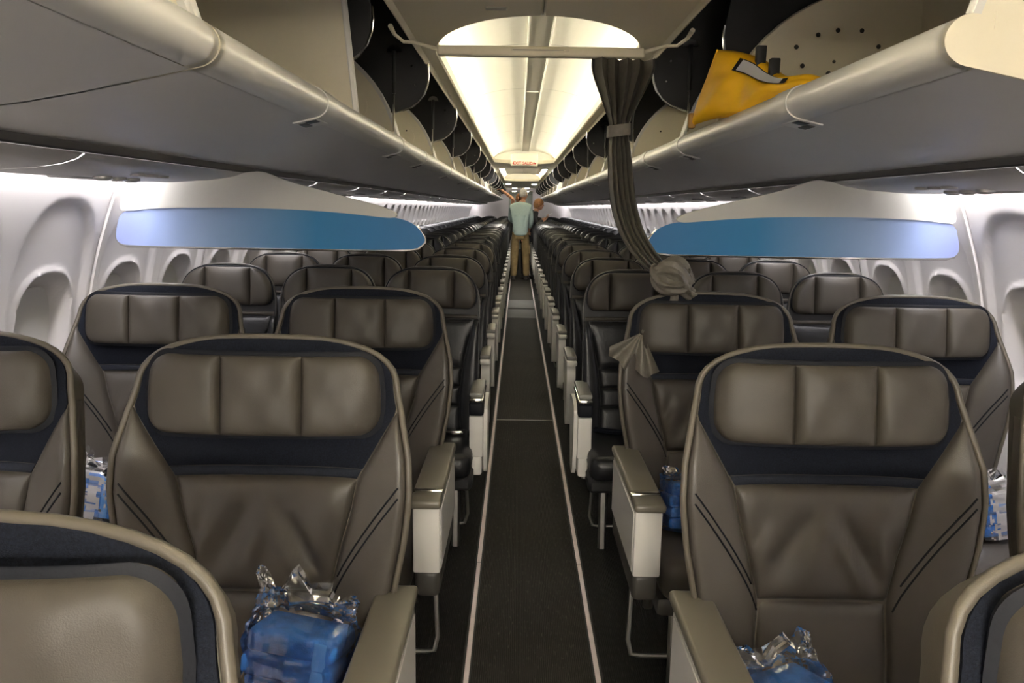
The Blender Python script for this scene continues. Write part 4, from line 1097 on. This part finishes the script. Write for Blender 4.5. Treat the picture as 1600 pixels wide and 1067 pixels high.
def person(origin, label, pose, cols):
    root = empty('person', origin); tag(root, label, 'person')
    J, B = {}, []
    p = pose
    def add(n, pos, r, to=None):
        J[n] = (pos, r)
        if to: B.append((to, n))
    add('pelvis', p['pelvis'], (.11, .10)); add('waist', p['waist'], (.10, .09), 'pelvis'); add('chest', p['chest'], (.11, .10), 'waist'); add('neckb', p['neck'], (.06, .06), 'chest')
    add('headb', p['head0'], (.052, .055), 'neckb')
    for s in 'LR':
        add(s+'hip', p[s+'hip'], .088, 'pelvis'); add(s+'knee', p[s+'knee'], .058, s+'hip'); add(s+'ankle', p[s+'ankle'], .042, s+'knee'); add(s+'toe', p[s+'toe'], .034, s+'ankle')
        add(s+'sho', p[s+'sho'], .056, 'chest'); add(s+'elb', p[s+'elb'], .046, s+'sho'); add(s+'wrist', p[s+'wrist'], .032, s+'elb')
        hd = Vector(p[s+'wrist'])-Vector(p[s+'elb'])
        sdv = Vector((0, 1, 0)) if abs(hd.normalized().y) < .8 else Vector((1, 0, 0))
        sdv = (sdv-hd.normalized()*sdv.dot(hd.normalized()))
        hand_chain(J, B, p[s+'wrist'], hd, sdv, s, 1)
    body = link('body', skin_mesh('body', J, B, cols['skin']), root)
    # head joined to the same mesh
    bm = bmesh.new(); bm.from_mesh(body.data); hg = head_geo(p['head'], p['face'])
    vs = [bm.verts.new(q) for q in hg[0]]
    for f in hg[1]:
        try: fc = bm.faces.new([vs[i] for i in f]); fc.smooth = True
        except ValueError: pass
    bm.to_mesh(body.data); bm.free()
    part('hair', hair_geo(p['head'], p['face'], **p.get('hair', {})), cols['hair'], root, 70)
    # top garment
    G, GB = {}, []
    def ga(n, pos, r, to=None):
        G[n] = (pos, r)
        if to: GB.append((to, n))
    e = p.get('loose', .02)
    hem = Vector(p['pelvis'])+Vector((0, 0, p.get('hem', -.10)))
    ga('waist', p['waist'], (.160+e, .150+e)); ga('hem', tuple(hem), (.185+e, .17+e), 'waist'); ga('chest', p['chest'], (.165+e, .145+e), 'waist'); ga('collar', p['neck'], (.068, .068), 'chest')
    for s in 'LR':
        ga(s+'sho', p[s+'sho'], .075+e*.6, 'chest')
        sl = p.get('sleeve', {}).get(s, 1.0)
        el, wr, sh = Vector(p[s+'elb']), Vector(p[s+'wrist']), Vector(p[s+'sho'])
        if sl > .5:
            ga(s+'elb', tuple(el), .056+e*.5, s+'sho'); ga(s+'cuff', tuple(el.lerp(wr, (sl-.5)*2*.92)), .042+e*.3, s+'elb')
        else: ga(s+'cuff', tuple(sh.lerp(el, sl*2)), .062+e*.5, s+'sho')
    link(p.get('top_name', 'shirt'), skin_mesh('shirt', G, GB, cols['top']), root)
    G2, GB2 = {}, []
    G2['hips'] = (tuple(Vector(p['pelvis'])-Vector((0, 0, .06))), (.11, .10)); 
    for s in 'LR':
        an = Vector(p[s+'ankle']); kn = Vector(p[s+'knee'])
        G2[s+'hip'] = (p[s+'hip'], .100); G2[s+'knee'] = (p[s+'knee'], .085); G2[s+'mid'] = (tuple(kn.lerp(an, .5)), .078); G2[s+'cuff'] = (tuple(an+Vector((0, 0, -.02))), .075)
        GB2 += [('hips', s+'hip'), (s+'hip', s+'knee'), (s+'knee', s+'mid'), (s+'mid', s+'cuff')]
    tr = link('trousers', skin_mesh('trousers', G2, GB2, cols['legs']), root)
    for s in 'LR':
        a, b = Vector(p[s+'ankle']), Vector(p[s+'toe']); d = (b-a); d.z = 0; d.normalize()
        m = Matrix.Translation((a.x, a.y, 0)) @ Matrix.Rotation(math.atan2(-d.x, d.y), 4, 'Z')
        part('shoe', xform(join(rbox(-.045, .045, -.06, .19, .0, .06, .025, 3), rbox(-.038, .038, -.055, .06, .04, .11, .02, 3)), m), 'shoe', root, 60)
    return root, tr
man = dict(pelvis=(-.02, 0, .99), waist=(-.02, .01, 1.16), chest=(-.02, .05, 1.43), neck=(.015, .09, 1.60), head0=(.03, .11, 1.68), head=(.032, .12, 1.765), face=R(-35),
           Lhip=(-.12, 0, .93), Rhip=(.08, 0, .93), Lknee=(-.135, .03, .50), Rknee=(.10, .06, .50), Lankle=(-.15, -.02, .09), Rankle=(.12, .02, .09), Ltoe=(-.16, .11, .04), Rtoe=(.15, .14, .04),
           Lsho=(-.20, .05, 1.50), Rsho=(.165, .05, 1.50), Lelb=(-.22, .18, 1.24), Relb=(.20, .02, 1.22), Lwrist=(-.12, .36, 1.18), Rwrist=(.165, .17, 1.06), loose=.012, hem=-.09,
           sleeve={'L': .98, 'R': .98}, hair=dict(vol=1.06, low=-.45, frontz=.35))
mp, mtr = person((0, 16.0, 0), 'person in a pale green shirt and khaki trousers standing in the aisle, seen from behind', man, dict(skin='skin', hair='hair_grey', top='shirt', legs='khaki'))
part('cargo_pocket', rbox(.15, .19, -.06, .08, .55, .74, .015), 'khaki', mtr)
wom = dict(pelvis=(.02, 0, .90), waist=(.06, .01, 1.06), chest=(.16, .02, 1.28), neck=(.235, .03, 1.43), head0=(.26, .03, 1.49), head=(.29, .03, 1.565), face=R(-78),
           Lhip=(.02, .08, .85), Rhip=(.02, -.08, .85), Lknee=(.05, .09, .46), Rknee=(.05, -.08, .46), Lankle=(.0, .09, .09), Rankle=(.0, -.09, .09), Ltoe=(.10, .10, .04), Rtoe=(.10, -.10, .04),
           Lsho=(.19, .19, 1.36), Rsho=(.17, -.15, 1.35), Lelb=(.27, .22, 1.20), Relb=(.25, -.17, 1.16), Lwrist=(.40, .10, 1.26), Rwrist=(.40, -.06, 1.25), loose=.01, hem=-.14, top_name='jacket',
           sleeve={'L': .98, 'R': .98}, hair=dict(vol=1.16, low=-.62, frontz=.30))
person((.07, 16.44, 0), 'person with short reddish hair in a dark jacket bending over a seat, hands forward', wom, dict(skin='skin', hair='hair_red', top='jacket', legs='black_cloth'))
pt = link('tablet', mesh('tablet', xform(rbox(-.09, .09, -.12, .12, -.004, .004, .003), Matrix.Rotation(R(-25), 4, 'Y')), 'paper')); pt.location = (.56, 16.46, 1.345); tag(pt, 'pale flat card held by the person in the dark jacket', 'card')
thd = dict(pelvis=(.0, 0, .95), waist=(.0, .0, 1.12), chest=(-.01, -.02, 1.38), neck=(-.01, -.03, 1.54), head0=(-.02, -.03, 1.61), head=(-.02, -.03, 1.69), face=R(60),
           Lhip=(-.09, 0, .89), Rhip=(.09, 0, .89), Lknee=(-.10, -.03, .48), Rknee=(.10, -.03, .48), Lankle=(-.10, .0, .09), Rankle=(.10, .0, .09), Ltoe=(-.11, -.13, .04), Rtoe=(.11, -.13, .04),
           Lsho=(.17, -.02, 1.45), Rsho=(-.18, -.02, 1.46), Lelb=(.22, -.02, 1.20), Relb=(-.17, -.06, 1.68), Lwrist=(.18, -.14, 1.02), Rwrist=(-.37, -.06, 1.83), loose=.0, hem=-.08,
           sleeve={'L': .3, 'R': .25}, hair=dict(vol=1.05, low=-.4, frontz=.35))
person((-.02, 17.2, 0), 'person reaching a bare arm up into the open overhead bin', thd, dict(skin='skin', hair='hair_red', top='black_cloth', legs='black_cloth'))
